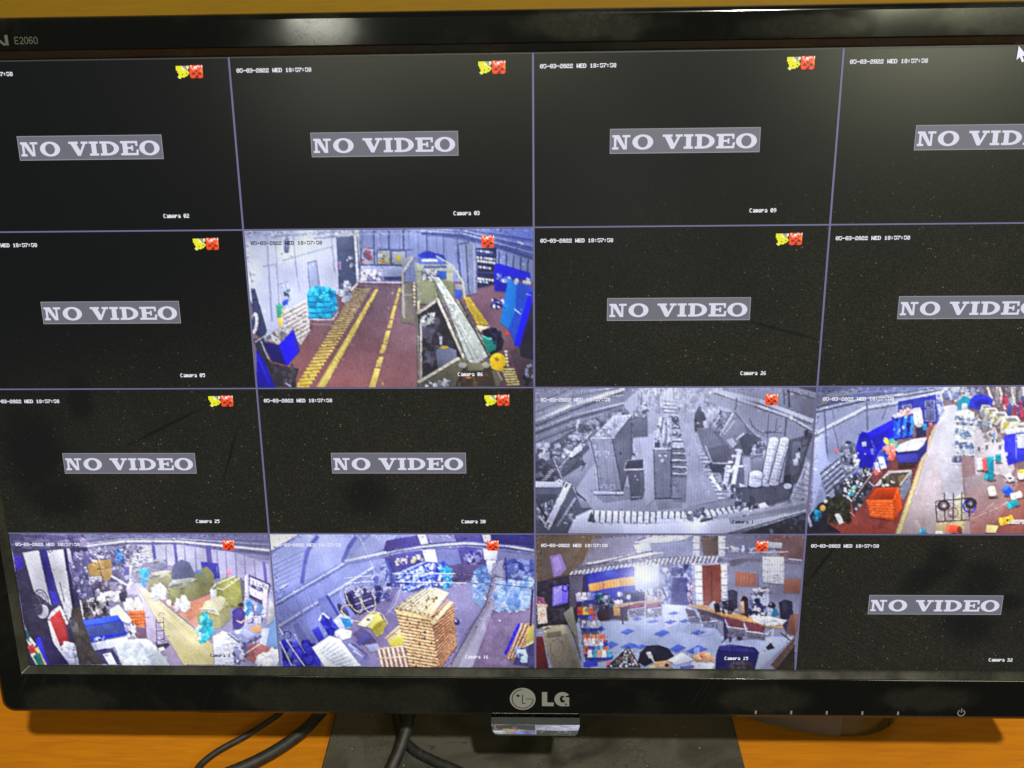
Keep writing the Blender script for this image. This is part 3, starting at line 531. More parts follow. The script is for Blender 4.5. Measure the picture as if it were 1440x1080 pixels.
def tile_spools():        # hall with blue covers, orange crate and spools on the floor
    c = Canvas([(131, 60), (1957, 54), (1804, 999), (58, 996)], '7c6468', 3)
    c.G('a8b0d8', '8088b0', (300, 60, 300, 500), 130, 55, 1000, 55, 640, 300, 480, 560, 200, 800, 70, 950)
    c.P('6a72a8', 131, 58, 840, 55, 640, 90, 420, 150, 120, 215); c.P('8a90a8', 131, 110, 400, 60, 420, 72, 131, 180); c.clut(26, (140, 65, 420, 60, 400, 90, 135, 170), 14, 60, ('5a6094', '8088b4', '4a4f80', '9aa0c4'), al=.6, asp=(.15, .4))
    for (a, b, k, col, w) in ((205, 130, 60, 'b6bcd8', 16), (222, 146, 74, '484e78', 7), (355, 190, 82, 'd4daf4', 20), (372, 208, 96, '646a94', 7), (190, 118, 54, '565c8c', 6), (130, 90, 56, '9098c0', 8)):
        c.L(col, w, 112, a, 430, b, 700, (b+k)/2+6, 940, k)
    c.L('505680', 9, 172, 210, 190, 540); c.L('60668e', 6, 225, 300, 275, 500); c.L('6c729c', 12, 440, 130, 446, 330); c.L('787ea8', 8, 222, 190, 232, 260); c.L('666c98', 6, 575, 170, 540, 260)
    c.P('9ea6d2', 110, 390, 160, 350, 200, 560, 140, 700, 90, 900); c.P('c87080', 232, 456, 258, 444, 262, 468, 238, 478)
    # floor
    c.G('6e3a3c', '8c3a34', (400, 700, 400, 990), 440, 640, 900, 240, 640, 1000, 60, 1000, 100, 900)
    c.G('dcdcf2', 'a08c8c', (980, 200, 820, 960), 920, 180, 1000, 170, 1340, 420, 1500, 1000, 640, 1000, 800, 520)
    c.P('d8d8ee', 940, 230, 1005, 230, 1010, 480, 1050, 700, 1060, 830, 930, 780, 900, 480, al=.75); c.P('b4a8b0', 700, 900, 900, 500, 940, 700, 880, 1000, 640, 1000, al=.5)
    c.P('8c7076', 1040, 490, 1125, 490, 1135, 640, 1180, 820, 1400, 560, 1440, 1000, 1120, 1000, 1060, 780); c.G('a0949c', '96605a', (1200, 600, 1300, 960), 1060, 640, 1200, 600, 1420, 640, 1957, 700, 1804, 1000, 1100, 1000)
    c.P('d4ccd4', 1130, 300, 1240, 260, 1300, 440, 1340, 560, 1390, 680, 1300, 620, 1260, 520, 1180, 540, 1120, 460, al=.9); c.P('8c4438', 1280, 900, 1440, 620, 1700, 660, 1700, 1000, 1180, 1000, al=.45)
    for p in ((1180, 860, 1250, 800), (1160, 880, 1280, 830, 1340, 790), (1100, 910, 1180, 870)): c.L('d4c4c4', 5, *p, al=.7)
    c.clut(70, (700, 950, 1100, 950, 1000, 300, 900, 300), 8, 40, ('b8b0bc', 'ece8f0', 'a09498', 'd0c8d4'), al=.22); c.clut(50, (120, 960, 620, 960, 600, 760, 300, 860), 8, 40, ('7c302c', '9a443c', '682c2c'), al=.4)
    c.P('b8a488', 620, 998, 660, 998, 800, 560, 900, 260, 882, 260, 770, 560, 690, 800); c.P('d8cc88', 630, 998, 655, 998, 790, 570, 780, 560, 700, 800, al=.8)
    c.P('dcd69a', 1000, 760, 1060, 730, 1065, 960, 1010, 960, al=.5); c.P('d0bc78', 885, 930, 1060, 910, 1060, 990, 885, 990, al=.55)
    # far end
    c.clut(70, (940, 60, 1200, 60, 1150, 150, 950, 150), 8, 34, ('6878c8', 'c8d0f0', '8898dc', '404c94', 'e8ecfc'), al=.8)
    c.P('3038a8', 640, 150, 880, 105, 915, 95, 905, 250, 890, 290, 800, 320, 700, 240, 640, 215); c.P('2a309c', 800, 130, 880, 110, 880, 290, 806, 300); c.P('a8b0dc', 880, 105, 920, 92, 935, 210, 900, 270); c.clut(20, (885, 110, 930, 110, 930, 230, 890, 240), 5, 16, ('e0e4f8', '4858b8', '7480c8'))
    for x0, y0, x1, y1 in ((670, 175, 725, 215), (812, 148, 872, 192), (812, 205, 875, 275)): c.R('5a6090', x0, y0, x1, y1); c.L('a0a4cc', 5, x0, y0, x1, y0-4, x1, y1, x0, y1, x0, y0)
    c.P('8c5458', 830, 310, 880, 290, 820, 400, 760, 400); c.E('e87078', 848, 294, 12, 12); c.clut(40, (1200, 60, 1500, 60, 1500, 230, 1300, 180), 6, 22, ('d8d4dc', 'b4acb8', '7c7888', 'f0ecf0'), asp=(3, 6), rot=.15)
    for i in range(14): c.L(('eee8ec', '8c8694')[i % 2], 15, 1210+i*38, 60, 1250+i*36, 170+i*14)
    c.clut(24, (1300, 130, 1440, 150, 1440, 250, 1330, 220), 10, 26, ('a83048', '404898', '5c5468', 'c04060'), asp=(2, 4), rot=.2)
    c.P('2c34dc', 1085, 150, 1130, 110, 1200, 108, 1250, 140, 1230, 180, 1150, 205, 1090, 190); c.P('1d22a8', 1120, 150, 1200, 130, 1230, 150, 1150, 195, al=.7); c.P('16a0c8', 1018, 150, 1060, 115, 1100, 130, 1085, 200, 1020, 205); c.P('e0e8fc', 1045, 165, 1080, 160, 1080, 205, 1045, 210)
    # drum machines on the right
    for i, (x, y, k) in enumerate(((1180, 180, .6), (1215, 200, .7), (1262, 225, .85), (1325, 255, 1.05), (1400, 300, 1.3), (1640, 330, 1.5))):
        c.P('dcd6c8', x-30*k, y+40*k, x-10*k, y-12*k, x+70*k, y-12*k, x+92*k, y+20*k, x+60*k, y+40*k, x+10*k, y+90*k, x-30*k, y+95*k); c.P('84848c', x, y+2*k, x+60*k, y, x+72*k, y+20*k, x+10*k, y+24*k); c.P(('9c9464', 'b4a83c')[i % 2], x-10*k, y+30*k, x+30*k, y+26*k, x, y+70*k, x-20*k, y+75*k)
    c.clut(70, (1120, 220, 1220, 240, 1320, 450, 1200, 400), 8, 30, ('e0dcdc', 'b8b0b4', '746c70', '988c88', '6088b0', '504850'), al=.85)
    c.P('2c2ec0', 1315, 370, 1440, 340, 1700, 380, 1690, 560, 1440, 530, 1340, 560, 1320, 480); c.P('b8bcd4', 1395, 360, 1480, 352, 1480, 450, 1400, 450); c.P('d8d8e4', 1320, 330, 1440, 315, 1500, 330, 1440, 348, 1330, 362); c.L('7c80e0', 6, 1390, 360, 1392, 520); c.E('c8d0f4', 1328, 488, 9, 14)
    for x, y in ((1150, 450), (1200, 440), (1285, 440)): c.E('c8c0c8', x, y, 18, 26); c.E('605c68', x+5, y+3, 9, 16)
    # white shelf
    c.P('eceef8', 1002, 220, 1080, 200, 1125, 220, 1130, 495, 1005, 480)
    for i, y in enumerate((262, 292, 340, 365, 420, 440, 475)): c.clut(12, (1008, y-8, 1122, y-6, 1122, y+10, 1008, y+8), 10, 24, ('6078a8', '485070', 'a8b4d0', '3c6090', 'd8dcec', '889cb8')); c.L('f8f8ff', 6, 1004, y+16, 1126, y+18)
    c.P('7c80a0', 980, 505, 1040, 498, 1045, 540, 985, 548); c.L('f0f0fc', 7, 976, 545, 1040, 550); c.clut(10, (985, 505, 1040, 500, 1040, 535, 985, 540), 8, 18, ('3c406c', 'e0e0f0', '6c70a0'))
    # blue covered machine and coats
    c.P('2018d8', 388, 380, 410, 342, 445, 350, 560, 290, 620, 255, 640, 300, 600, 400, 520, 470, 470, 590, 400, 575, 362, 470); c.P('1410a8', 392, 360, 425, 345, 470, 380, 478, 450, 420, 440, 390, 420); c.P('1c18b4', 470, 380, 560, 320, 600, 330, 530, 420, 490, 450, al=.7); c.P('100c90', 362, 470, 400, 460, 480, 500, 470, 590, 395, 575, al=.6)
    c.P('2c26f0', 500, 330, 610, 265, 620, 290, 520, 370, al=.8); c.P('a8b4f8', 408, 412, 436, 406, 440, 436, 412, 440); c.L('6464f8', 5, 470, 400, 500, 470); c.E('c8d0f8', 430, 486, 6, 5); c.P('7880d8', 465, 455, 485, 450, 488, 490, 470, 490)
    c.P('2430c0', 600, 250, 740, 235, 735, 380, 620, 400)
    for i, k in enumerate(('1c48d0', '3060e8', '1438a8', '2a78e8', '1c3cb8', '3a8cf0')): c.P(k, 610+i*22, 250-i*2, 632+i*22, 246-i*2, 636+i*20, 380-i*4, 614+i*20, 392-i*4)
    c.clut(20, (610, 250, 720, 240, 720, 380, 620, 395), 8, 24, ('1020a0', '58a0f8', 'b8ccfc', '0c1470', '2858d8')); c.P('d8cce0', 600, 240, 690, 205, 780, 185, 790, 215, 700, 235, 620, 258); c.clut(12, (650, 215, 720, 205, 720, 225, 655, 235), 10, 24, ('e8c0a8', 'd89c90', 'f0e4e8'))
    c.P('e4e4e8', 735, 220, 790, 205, 802, 300, 770, 320, 742, 300); c.P('2c2850', 750, 320, 815, 305, 820, 370, 760, 385); c.P('30a0d8', 795, 300, 820, 290, 825, 330, 798, 335); c.L('b0b0c0', 4, 760, 230, 770, 300)
    # bags, crates
    c.clut(12, (560, 395, 625, 385, 630, 440, 570, 440), 20, 36, ('f0b030', 'e09c28', 'f8c850', '38b0a0')); c.clut(20, (540, 440, 615, 435, 620, 510, 560, 510), 16, 34, ('e85058', 'd84850', 'f07868', 'f0a098')); c.clut(14, (505, 480, 570, 480, 590, 560, 520, 570), 14, 30, ('2c50e0', '1c38c0', '3870f0')); c.L('d8e0f4', 38, 532, 515, 548, 575); c.E('eef2fc', 530, 512, 19, 9); c.L('c4ccec', 28, 500, 545, 512, 600); c.E('d86068', 500, 605, 14, 20)
    c.P('2a2870', 622, 470, 770, 455, 832, 395, 822, 470, 765, 540, 640, 545); c.P('38389c', 626, 495, 765, 480, 765, 538, 640, 542); c.P('dcdcf0', 622, 462, 650, 425, 740, 390, 825, 380, 800, 430, 765, 462, 640, 475); c.clut(50, (640, 455, 700, 410, 815, 385, 770, 455), 10, 26, ('f4f4ff', 'c0c4e0', 'e4e4f4', 'acb0d4'), al=.6); c.P('32242c', 640, 545, 765, 540, 740, 575, 640, 580, al=.8)
    c.P('b4b0c4', 490, 690, 580, 595, 725, 590, 730, 610, 660, 780, 650, 690); c.P('4a423c', 520, 690, 590, 610, 715, 602, 690, 680, 640, 700); c.P('786448', 640, 630, 710, 610, 690, 680, 645, 690, al=.8); c.L('dcd4b8', 7, 500, 690, 582, 600, 722, 592); c.L('c8ccdc', 7, 722, 595, 650, 690); c.P('707488', 650, 700, 725, 610, 720, 700, 670, 790); c.clut(12, (540, 640, 620, 630, 620, 690, 540, 690), 10, 34, ('302c28', '5c5448', 'c8c4b8')); c.E('e8e4dc', 570, 685, 14, 8)
    c.P('e0541c', 435, 785, 640, 700, 668, 830, 610, 912, 470, 890); c.P('c83e12', 440, 782, 500, 705, 645, 700, 615, 782); c.P('a43410', 470, 772, 515, 715, 630, 710, 605, 772); c.P('ec5e20', 438, 785, 610, 785, 606, 900, 470, 888, 455, 850); c.P('cc4614', 610, 785, 645, 702, 666, 830, 612, 910)
    for i in range(5): c.L('b83c10', 4, 446+i*3, 800+i*17, 608, 804+i*18); c.L('fc8444', 3, 446+i*3, 806+i*17, 608, 810+i*18)
    c.L('ff8440', 5, 438, 784, 612, 784, 645, 702); c.P('7c2008', 520, 905, 560, 908, 556, 895, 524, 893)
    # spool racks
    c.P('8088a4', 140, 600, 270, 500, 310, 640, 190, 760); c.P('6c7290', 150, 640, 280, 540, 300, 640, 180, 740)
    for i in range(5): c.L('3c4060', 10, 145+i*10, 615+i*32, 265+i*9, 515+i*30); c.L('b0b4cc', 5, 148+i*10, 628+i*32, 270+i*9, 530+i*30)
    c.P('5c607c', 270, 450, 330, 405, 370, 420, 385, 560, 300, 640); c.clut(50, (275, 440, 340, 400, 380, 580, 300, 620), 8, 34, ('3a3c54', '8c90a8', '484c68', 'a8acc0'), al=.8); c.E('303044', 322, 412, 22, 10); c.clut(10, (340, 500, 385, 480, 385, 560, 345, 560), 8, 22, ('e0e4f4', '282838', 'b0b4cc'))
    c.P('2c2c3c', 230, 700, 430, 565, 480, 590, 360, 790, 250, 830); c.clut(150, (240, 700, 430, 570, 478, 592, 330, 790), 8, 20, ('16161e', '5c6078', 'c8ccdc', '2a2c3c', '9094ac', '3c3c50', '20202c', 'e8e8f0'), rot=1.); c.clut(12, (330, 720, 380, 670, 390, 690, 340, 745), 11, 17, ('f0a058', '3cb0d8', 'e8d8a8', '70d0e8', 'f8f0e0')); c.E('4454e0', 376, 612, 12, 10); c.clut(7, (330, 745, 350, 730, 350, 745, 335, 755), 12, 16, ('2aa0c0', '38b8c8'))
    c.L('b8bcd0', 6, 350, 782, 478, 605); c.P('302e3a', 345, 790, 475, 630, 480, 700, 440, 740, 360, 870); c.clut(24, (360, 770, 460, 660, 470, 710, 370, 850), 8, 26, ('4a4c60', 'a8acc0', '202028', '686c84')); c.L('d8d8e8', 6, 455, 665, 490, 695)
    c.E('262620', 262, 840, 80, 88); c.clut(90, (190, 770, 320, 770, 340, 930, 200, 930), 8, 26, ('1c1c16', '383830', '2e2e24', '44443a', '14140f'), al=.7); c.L('d8dcf0', 34, 256, 880, 278, 926); c.E('f0f4ff', 255, 878, 18, 10); c.L('e4e0d8', 8, 320, 760, 345, 790)
    c.P('1c1c2e', 60, 996, 60, 900, 140, 800, 200, 780, 190, 930, 280, 990); c.clut(14, (90, 880, 150, 850, 150, 910, 110, 920), 14, 30, ('1878a8', '2098c8', '145c8c')); c.E('d0a048', 160, 832, 18, 20); c.E('e0dcd0', 180, 790, 12, 12); c.L('a4a8d0', 18, 66, 880, 86, 950); c.L('ccb8b8', 5, 335, 860, 362, 882)
    # reel stand
    for p in ((880, 790, 888, 920), (935, 740, 938, 910), (992, 740, 990, 905), (1046, 730, 1044, 905), (1096, 770, 1092, 890), (880, 788, 1110, 768), (888, 920, 1096, 908)): c.L('2c2430', 7, *p)
    c.E('342a34', 930, 816, 40, 34); c.E('746468', 930, 816, 24, 20); c.E('e8e4ec', 932, 818, 9, 8); c.O('6c6458', 7, 990, 860, 30, 32); c.O('2c38d4', 10, 1096, 818, 40, 42); c.E('2a2638', 1104, 802, 38, 34); c.E('605c78', 1100, 804, 18, 16); c.E('e4e4f0', 1100, 806, 7, 8); c.L('342c38', 5, 1098, 800, 1094, 890)
    # spools on the floor
    def spool(col, x, y, r, l, a, hi='ffffff'):
        dx, dy = math.cos(a)*l/2, math.sin(a)*l/2
        c.E('3c2424', x+dx*.6+4, y+dy+r*.9, r*1.4, r*.45, 0, .6); c.L(col, r*2, x-dx, y-dy, x+dx, y+dy); c.E(col, x+dx, y+dy, r*.55, r, a); c.E(hi, x-dx, y-dy, r*.5, r*.95, a); c.L(hi, r*.5, x-dx-r*.3, y-dy-r*.4, x+dx-r*.3, y+dy-r*.4, al=.35)
    spool('1486a0', 1226, 560, 24, 90, 1.57, '20b0c4'); spool('128098', 1220, 634, 22, 40, .2, '34b4c0'); spool('d85858', 1190, 550, 16, 70, 1.5, 'e88888'); spool('d8d4dc', 1160, 550, 18, 60, 1.5); spool('188498', 1278, 512, 18, 34, 1.5, '38a8c0')
    spool('e4dcd4', 1238, 724, 24, 40, 1.3); spool('2450d4', 1336, 720, 26, 40, .8, '4c80f0'); spool('dcd4d0', 1392, 752, 24, 52, -.3, 'f4ecec'); spool('108c9c', 1368, 808, 24, 50, -.4, '30b4c0'); spool('e4e0e8', 1350, 636, 22, 30, 1.); c.E('28303c', 1352, 642, 11, 6)
    spool('e4aa28', 1328, 912, 28, 66, -.25, 'f4c848'); spool('e8e0d8', 1424, 612, 24, 30, 1.5, 'f0c840'); spool('f0e8dc', 1424, 630, 18, 22, 1.5); spool('e85038', 990, 966, 26, 70, .1, 'f47858'); c.E('7c3428', 1032, 972, 16, 20); c.P('ecdc98', 1204, 940, 1280, 945, 1260, 990, 1196, 990); spool('2890c0', 796, 982, 16, 30, .1, '60c8e8'); spool('e8e0c8', 900, 990, 12, 34, 0)
    c.L('ece4e8', 12, 1370, 912, 1560, 916); c.clut(5, (1335, 908, 1370, 908, 1370, 916, 1335, 916), 5, 10, ('202020',))
    for x, y, k in ((1520, 700, '1486a0'), (1600, 820, 'd8d4dc'), (1680, 720, 'd85858'), (1560, 940, '2450d4'), (1740, 900, 'e4aa28')): spool(k, x, y, 24, 52, .4)
    c.glow('fcfcff', 970, 330, 80, 250, .34); c.glow('d8dcf4', 1200, 330, 150, 160, .12)
    return c.done(moire=2, tone=6, veil=.05, tint='c8c8f0', gain=1.10)

def tile_mill():          # hall with olive machines, blue trolley and a person in violet
    c = Canvas([(41, 34), (1362, 36), (1419, 711), (151, 703)], '8a86a8', 4)
    c.G('7a78a8', '9a98c0', (700, 40, 700, 130), 41, 34, 1362, 34, 1370, 180, 900, 120, 420, 130, 60, 140)
    for a, b, d, col, w in ((60, 48, 90, 'b0b0d8', 8), (72, 62, 118, 'ececfc', 12), (84, 76, 136, '6c6ca0', 8), (46, 40, 66, '8080b0', 8), (100, 88, 160, '9898c4', 6)): c.L(col, w, 440, a+24, 620, a, 900, b+10, 1366, d)
    c.P('4c4870', 41, 34, 420, 40, 440, 60, 420, 100, 60, 130); c.clut(40, (50, 40, 400, 42, 400, 90, 60, 110), 20, 80, ('3c3860', '6c6894', '54507c', '8480a8'), al=.6, asp=(.1, .4), rot=.3); c.P('8c84a8', 405, 50, 440, 60, 436, 110, 400, 130)
    # right wall
    c.G('c4c4e0', 'a8a4cc', (900, 80, 1200, 300), 640, 90, 900, 88, 1200, 130, 1365, 190, 1390, 400, 1150, 280, 900, 200, 640, 160)
    for x, w, y0 in ((775, 16, 76), (885, 16, 82), (1055, 26, 96), (1340, 16, 180)): c.L('605ca4', w, x, y0, x+14, y0+130)
    for x in (840, 935, 990, 1100, 1145, 1195, 1240, 1290): c.L('7874a0', 5, x, 95+max(0, x-900)*.12, x+8, 240+max(0, x-900)*.12)
    c.P('4440a8', 1018, 175, 1110, 185, 1116, 260, 1030, 265); c.L('7c78d0', 4, 1100, 195, 1104, 250); c.E('d88898', 1160, 228, 14, 14)
    # left wall
    c.P('34304c', 60, 120, 440, 100, 520, 480, 560, 700, 150, 703)
    c.P('3c30a0', 65, 150, 108, 145, 120, 210, 82, 230); c.G('c4c4cc', 'a4a4b4', (150, 130, 230, 330), 112, 130, 192, 118, 240, 330, 258, 400, 170, 330); c.P('b8b8c4', 234, 120, 318, 112, 360, 300, 366, 420, 345, 480, 290, 330); c.P('a4a4b8', 328, 110, 352, 108, 392, 320, 372, 300); c.P('2c2870', 196, 118, 232, 116, 296, 370, 286, 400, 260, 390); c.P('3a34b0', 246, 320, 290, 340, 300, 400, 268, 400, al=.8); c.P('28244a', 318, 112, 336, 110, 376, 380, 366, 420); c.L('4440a8', 6, 350, 180, 388, 330); c.L('50506a', 5, 300, 280, 330, 400, 360, 420); c.L('3a3850', 4, 232, 112, 250, 130, 262, 118)
    c.P('d0d0dc', 332, 360, 364, 400, 356, 460, 310, 440, al=.7)
    c.P('2e2a40', 70, 230, 130, 200, 170, 330, 230, 450, 260, 600, 330, 700, 220, 703, 150, 600, 120, 480); c.O('34304a', 5, 205, 390, 40, 72, -.15); c.O('4a4860', 3, 205, 390, 28, 56, -.15)
    for i in range(6): c.L('706e88', 2.5, 205, 390, 205+38*math.cos(i), 390+66*math.sin(i))
    c.E('a8a4b4', 214, 432, 30, 36); c.E('3c3850', 195, 420, 20, 30)
    c.P('c4c0d0', 236, 470, 260, 430, 300, 400, 316, 430, 260, 480); c.P('a43438', 244, 475, 300, 420, 345, 590, 300, 600); c.P('8c2c34', 302, 420, 318, 440, 350, 585, 345, 595); c.P('d8d4dc', 296, 410, 306, 404, 345, 490, 335, 500); c.P('c8c4cc', 240, 480, 252, 478, 300, 600, 340, 700, 320, 703, 270, 600)
    c.clut(22, (310, 590, 400, 610, 415, 690, 340, 700), 20, 50, ('c4c8e0', 'a8acd0', 'd4d8ec', '8c90b8')); c.P('3030c8', 175, 570, 200, 560, 250, 703, 215, 703); c.P('2a2450', 200, 540, 260, 580, 350, 703, 250, 703); c.P('e4e8ec', 120, 490, 135, 540, 180, 600, 170, 620, 135, 560); c.P('1c7068', 125, 520, 150, 560, 140, 580); c.P('d4dce8', 130, 570, 160, 600, 190, 640, 150, 620); c.P('b83838', 135, 610, 165, 600, 190, 640, 160, 660); c.P('e8c878', 175, 620, 190, 612, 235, 703, 220, 703); c.P('c8e0e0', 150, 650, 175, 640, 215, 703, 180, 703); c.P('1c706c', 165, 660, 200, 640, 222, 703, 190, 703)
    # dark alley
    c.P('3a3434', 360, 420, 430, 400, 470, 620, 520, 703, 400, 703, 370, 560); c.P('6c6a6c', 345, 470, 390, 490, 400, 540, 365, 530, al=.6); c.clut(30, (350, 480, 420, 440, 500, 690, 420, 700), 10, 30, ('2c2828', '4a4440', '3c3844', '585060'), al=.5)
    # back clutter
    c.P('5a5680', 370, 130, 640, 110, 700, 280, 640, 340, 420, 380, 360, 260)
    c.clut(330, (370, 110, 720, 95, 700, 240, 380, 380), 6, 19, ('4c4874', 'b4b4d4', '74709c', 'd8d8ec', '3c385c', '9894b8', '5c58a0', 'a09cc0'), al=.8); c.clut(60, (460, 120, 760, 110, 760, 180, 470, 180), 10, 30, ('e8ecf8', 'd8d4c0', 'a8a4c8', '68649c', 'f4f4ff'), asp=(.3, .8)); c.clut(10, (585, 120, 620, 118, 620, 165, 590, 168), 10, 24, ('3c90e0', '58a8f0', '3050c0'))
    c.P('b08c50', 442, 190, 490, 175, 500, 250, 450, 250); c.P('c49c60', 490, 172, 560, 165, 568, 250, 545, 280, 500, 260); c.L('6c5430', 5, 495, 170, 520, 275); c.L('7c6440', 4, 492, 215, 566, 205); c.P('a8844c', 520, 170, 560, 166, 566, 200, 526, 210, al=.5)
    for i in range(5): c.L('e0dcf0', 6, 450, 258+i*8, 515, 254+i*9)
    c.P('5c5060', 455, 300, 560, 280, 640, 300, 600, 360, 480, 360); c.clut(50, (460, 290, 600, 280, 640, 340, 500, 370), 8, 30, ('e0dcec', '484060', '8c84a0', '302c48', 'b4b0cc'), al=.8); c.L('ece8f4', 12, 565, 250, 650, 300); c.L('4a466c', 5, 560, 262, 640, 312)
    c.clut(80, (640, 190, 720, 190, 720, 330, 660, 330), 12, 34, ('f0f0fa', 'dcdce8', 'c0bcd4', 'a8a4c0'), al=.8); c.P('484090', 628, 205, 655, 200, 655, 245, 632, 245)
    # floor
    c.G('c4bcd4', '9c8cb0', (720, 320, 900, 700), 640, 320, 700, 280, 1150, 703, 840, 703, 740, 560, 660, 400)
    c.P('e0d8e8', 660, 380, 720, 330, 800, 420, 780, 520, al=.4); c.P('948cac', 640, 345, 700, 345, 720, 380, 650, 380)
    c.G('dcd4bc', 'ccc084', (720, 320, 1000, 680), 700, 310, 735, 310, 1080, 600, 1085, 703, 930, 703); c.P('ece4b0', 760, 380, 790, 380, 1060, 640, 1060, 690, al=.4)
    c.G('c89080', 'a88898', (950, 420, 800, 360), 735, 310, 880, 380, 990, 350, 1090, 340, 1010, 460, 1010, 530)
    c.P('c87c58', 930, 420, 1000, 380, 1040, 380, 1010, 450, 960, 480, al=.6)
    # olive machines
    def mach(x, y, k, a='7f7c5c', b='98946c', t='b4b4a8'):
        c.P(a, x-50*k, y-10*k, x+30*k, y-20*k, x+70*k, y-50*k, x+72*k, y+20*k, x+10*k, y+60*k, x-48*k, y+56*k); c.P(b, x-50*k, y-5*k, x+20*k, y-12*k, x+15*k, y+58*k, x-46*k, y+55*k); c.P(t, x-50*k, y-12*k, x-30*k, y-40*k, x+50*k, y-50*k, x+70*k, y-44*k, x+24*k, y-14*k); c.E(b, x+12*k, y-2*k, 56*k, 40*k, -.25); c.E(a, x+34*k, y+8*k, 34*k, 34*k, -.3, .7); c.E(t, x+4*k, y-24*k, 46*k, 16*k, -.2, .8); c.P('6c6a60', x-34*k, y-22*k, x+14*k, y-28*k, x+8*k, y-14*k, x-38*k, y-8*k)
    for x, y, k in ((690, 215, .5), (800, 190, .6), (710, 240, .7)): mach(x, y, k, '74749a', '8c8ca4', 'a8b0b8')
    c.P('5c6080', 860, 260, 880, 190, 920, 165, 960, 180, 990, 240, 960, 290); c.P('80805c', 960, 290, 1000, 220, 1050, 200, 1085, 240, 1090, 330, 1000, 360); c.E('5c8ce0', 1006, 228, 18, 8); c.clut(24, (715, 210, 770, 205, 770, 285, 715, 290), 12, 22, ('30b8e0', '1c90c8', '58d0f0'))
    mach(800, 270, 1.0); mach(910, 320, 1.25, '78785a', '8c8a60', 'a4acac'); c.P('84825a', 940, 300, 1000, 280, 1070, 330, 1010, 360, 930, 390)
    c.clut(30, (775, 300, 830, 300, 835, 360, 775, 360), 14, 26, ('e8e8f4', 'ccccdc', 'f4f4fc')); c.clut(18, (895, 365, 950, 360, 950, 412, 895, 415), 20, 34, ('e4e4f0', 'd0d0e0', 'f4f4ff')); c.E('ececf8', 856, 386, 13, 17)
    c.P('8c8c50', 1090, 300, 1130, 260, 1200, 250, 1240, 280, 1250, 350, 1200, 420, 1120, 390, 1085, 350); c.E('8c8c50', 1178, 330, 66, 74, -.3); c.E('a4a45c', 1168, 318, 40, 50, -.3, .6); c.P('a4a45c', 1120, 300, 1180, 270, 1225, 330, 1200, 410, 1140, 370, al=.8); c.L('ecece8', 7, 1070, 320, 1095, 290, 1190, 252); c.L('e4e4e0', 6, 1100, 312, 1130, 320, 1220, 256); c.P('d4d4dc', 1066, 320, 1100, 318, 1100, 360, 1070, 370); c.P('5c5880', 1215, 250, 1245, 280, 1245, 360, 1230, 380, al=.7)
    c.P('9c9864', 1000, 445, 1100, 370, 1160, 380, 1175, 460, 1130, 510, 1010, 530); c.P('d0ccac', 1018, 430, 1040, 380, 1120, 350, 1150, 366, 1110, 450); c.P('a8a898', 1025, 420, 1080, 408, 1092, 430, 1020, 440); c.P('84825c', 1110, 430, 1160, 395, 1178, 460, 1120, 520); c.L('f0ecd0', 5, 1014, 415, 1090, 420, 1110, 446)
    c.clut(46, (1022, 450, 1065, 450, 1080, 585, 1005, 580), 16, 28, ('20b4cc', '3cd0e0', '1890b0', '70e4f0', '14788c'), rot=.15, asp=(1., 1.6)); c.clut(10, (1000, 480, 1016, 480, 1016, 580, 1000, 575), 10, 18, ('e0f0f0', 'b8d8e0'))
    # right end
    c.P('a8a4cc', 1250, 240, 1380, 300, 1400, 520, 1340, 640, 1230, 520); c.P('504c78', 1262, 240, 1375, 290, 1350, 410, 1264, 360); c.P('e0e0f0', 1270, 255, 1365, 295, 1362, 320, 1270, 292); c.P('d8d8ec', 1268, 305, 1355, 345, 1352, 385, 1268, 345); c.L('3c3868', 6, 1266, 298, 1362, 338); c.L('3c3868', 6, 1264, 350, 1352, 396); c.clut(24, (1270, 262, 1362, 300, 1352, 380, 1268, 340), 5, 9, ('a8a8d0', 'f4f4ff', '8884b4'), asp=(2, 4), rot=.1)
    c.L('e0dce8', 12, 1248, 250, 1250, 390); c.P('d8c8d4', 1335, 310, 1360, 320, 1350, 470, 1330, 450); c.clut(50, (1260, 390, 1340, 420, 1330, 500, 1250, 470), 10, 34, ('d4d4ec', '7880b8', '3858a0', 'e8e8f8', '4c4c80', '2c90c8'), al=.9); c.P('d0a070', 1270, 510, 1320, 500, 1330, 535, 1280, 545)
    c.P('7ca0d8', 1350, 520, 1400, 450, 1410, 560, 1420, 620, 1340, 610); c.P('c8d4f0', 1330, 520, 1370, 515, 1350, 610, 1318, 605); c.P('c4c0c8', 1370, 370, 1390, 390, 1390, 480, 1355, 500); c.P('b4b8c0', 1365, 400, 1388, 410, 1385, 440, 1362, 430)
    # person in violet
    c.P('382c78', 1178, 430, 1200, 412, 1228, 415, 1246, 440, 1240, 500, 1215, 524, 1182, 520); c.E('5c4448', 1222, 402, 15, 16); c.E('241c34', 1224, 396, 14, 10); c.L('d8b4b0', 9, 1200, 478, 1225, 488, 1250, 470); c.P('4a3c90', 1195, 425, 1225, 425, 1225, 470, 1190, 480, al=.7)
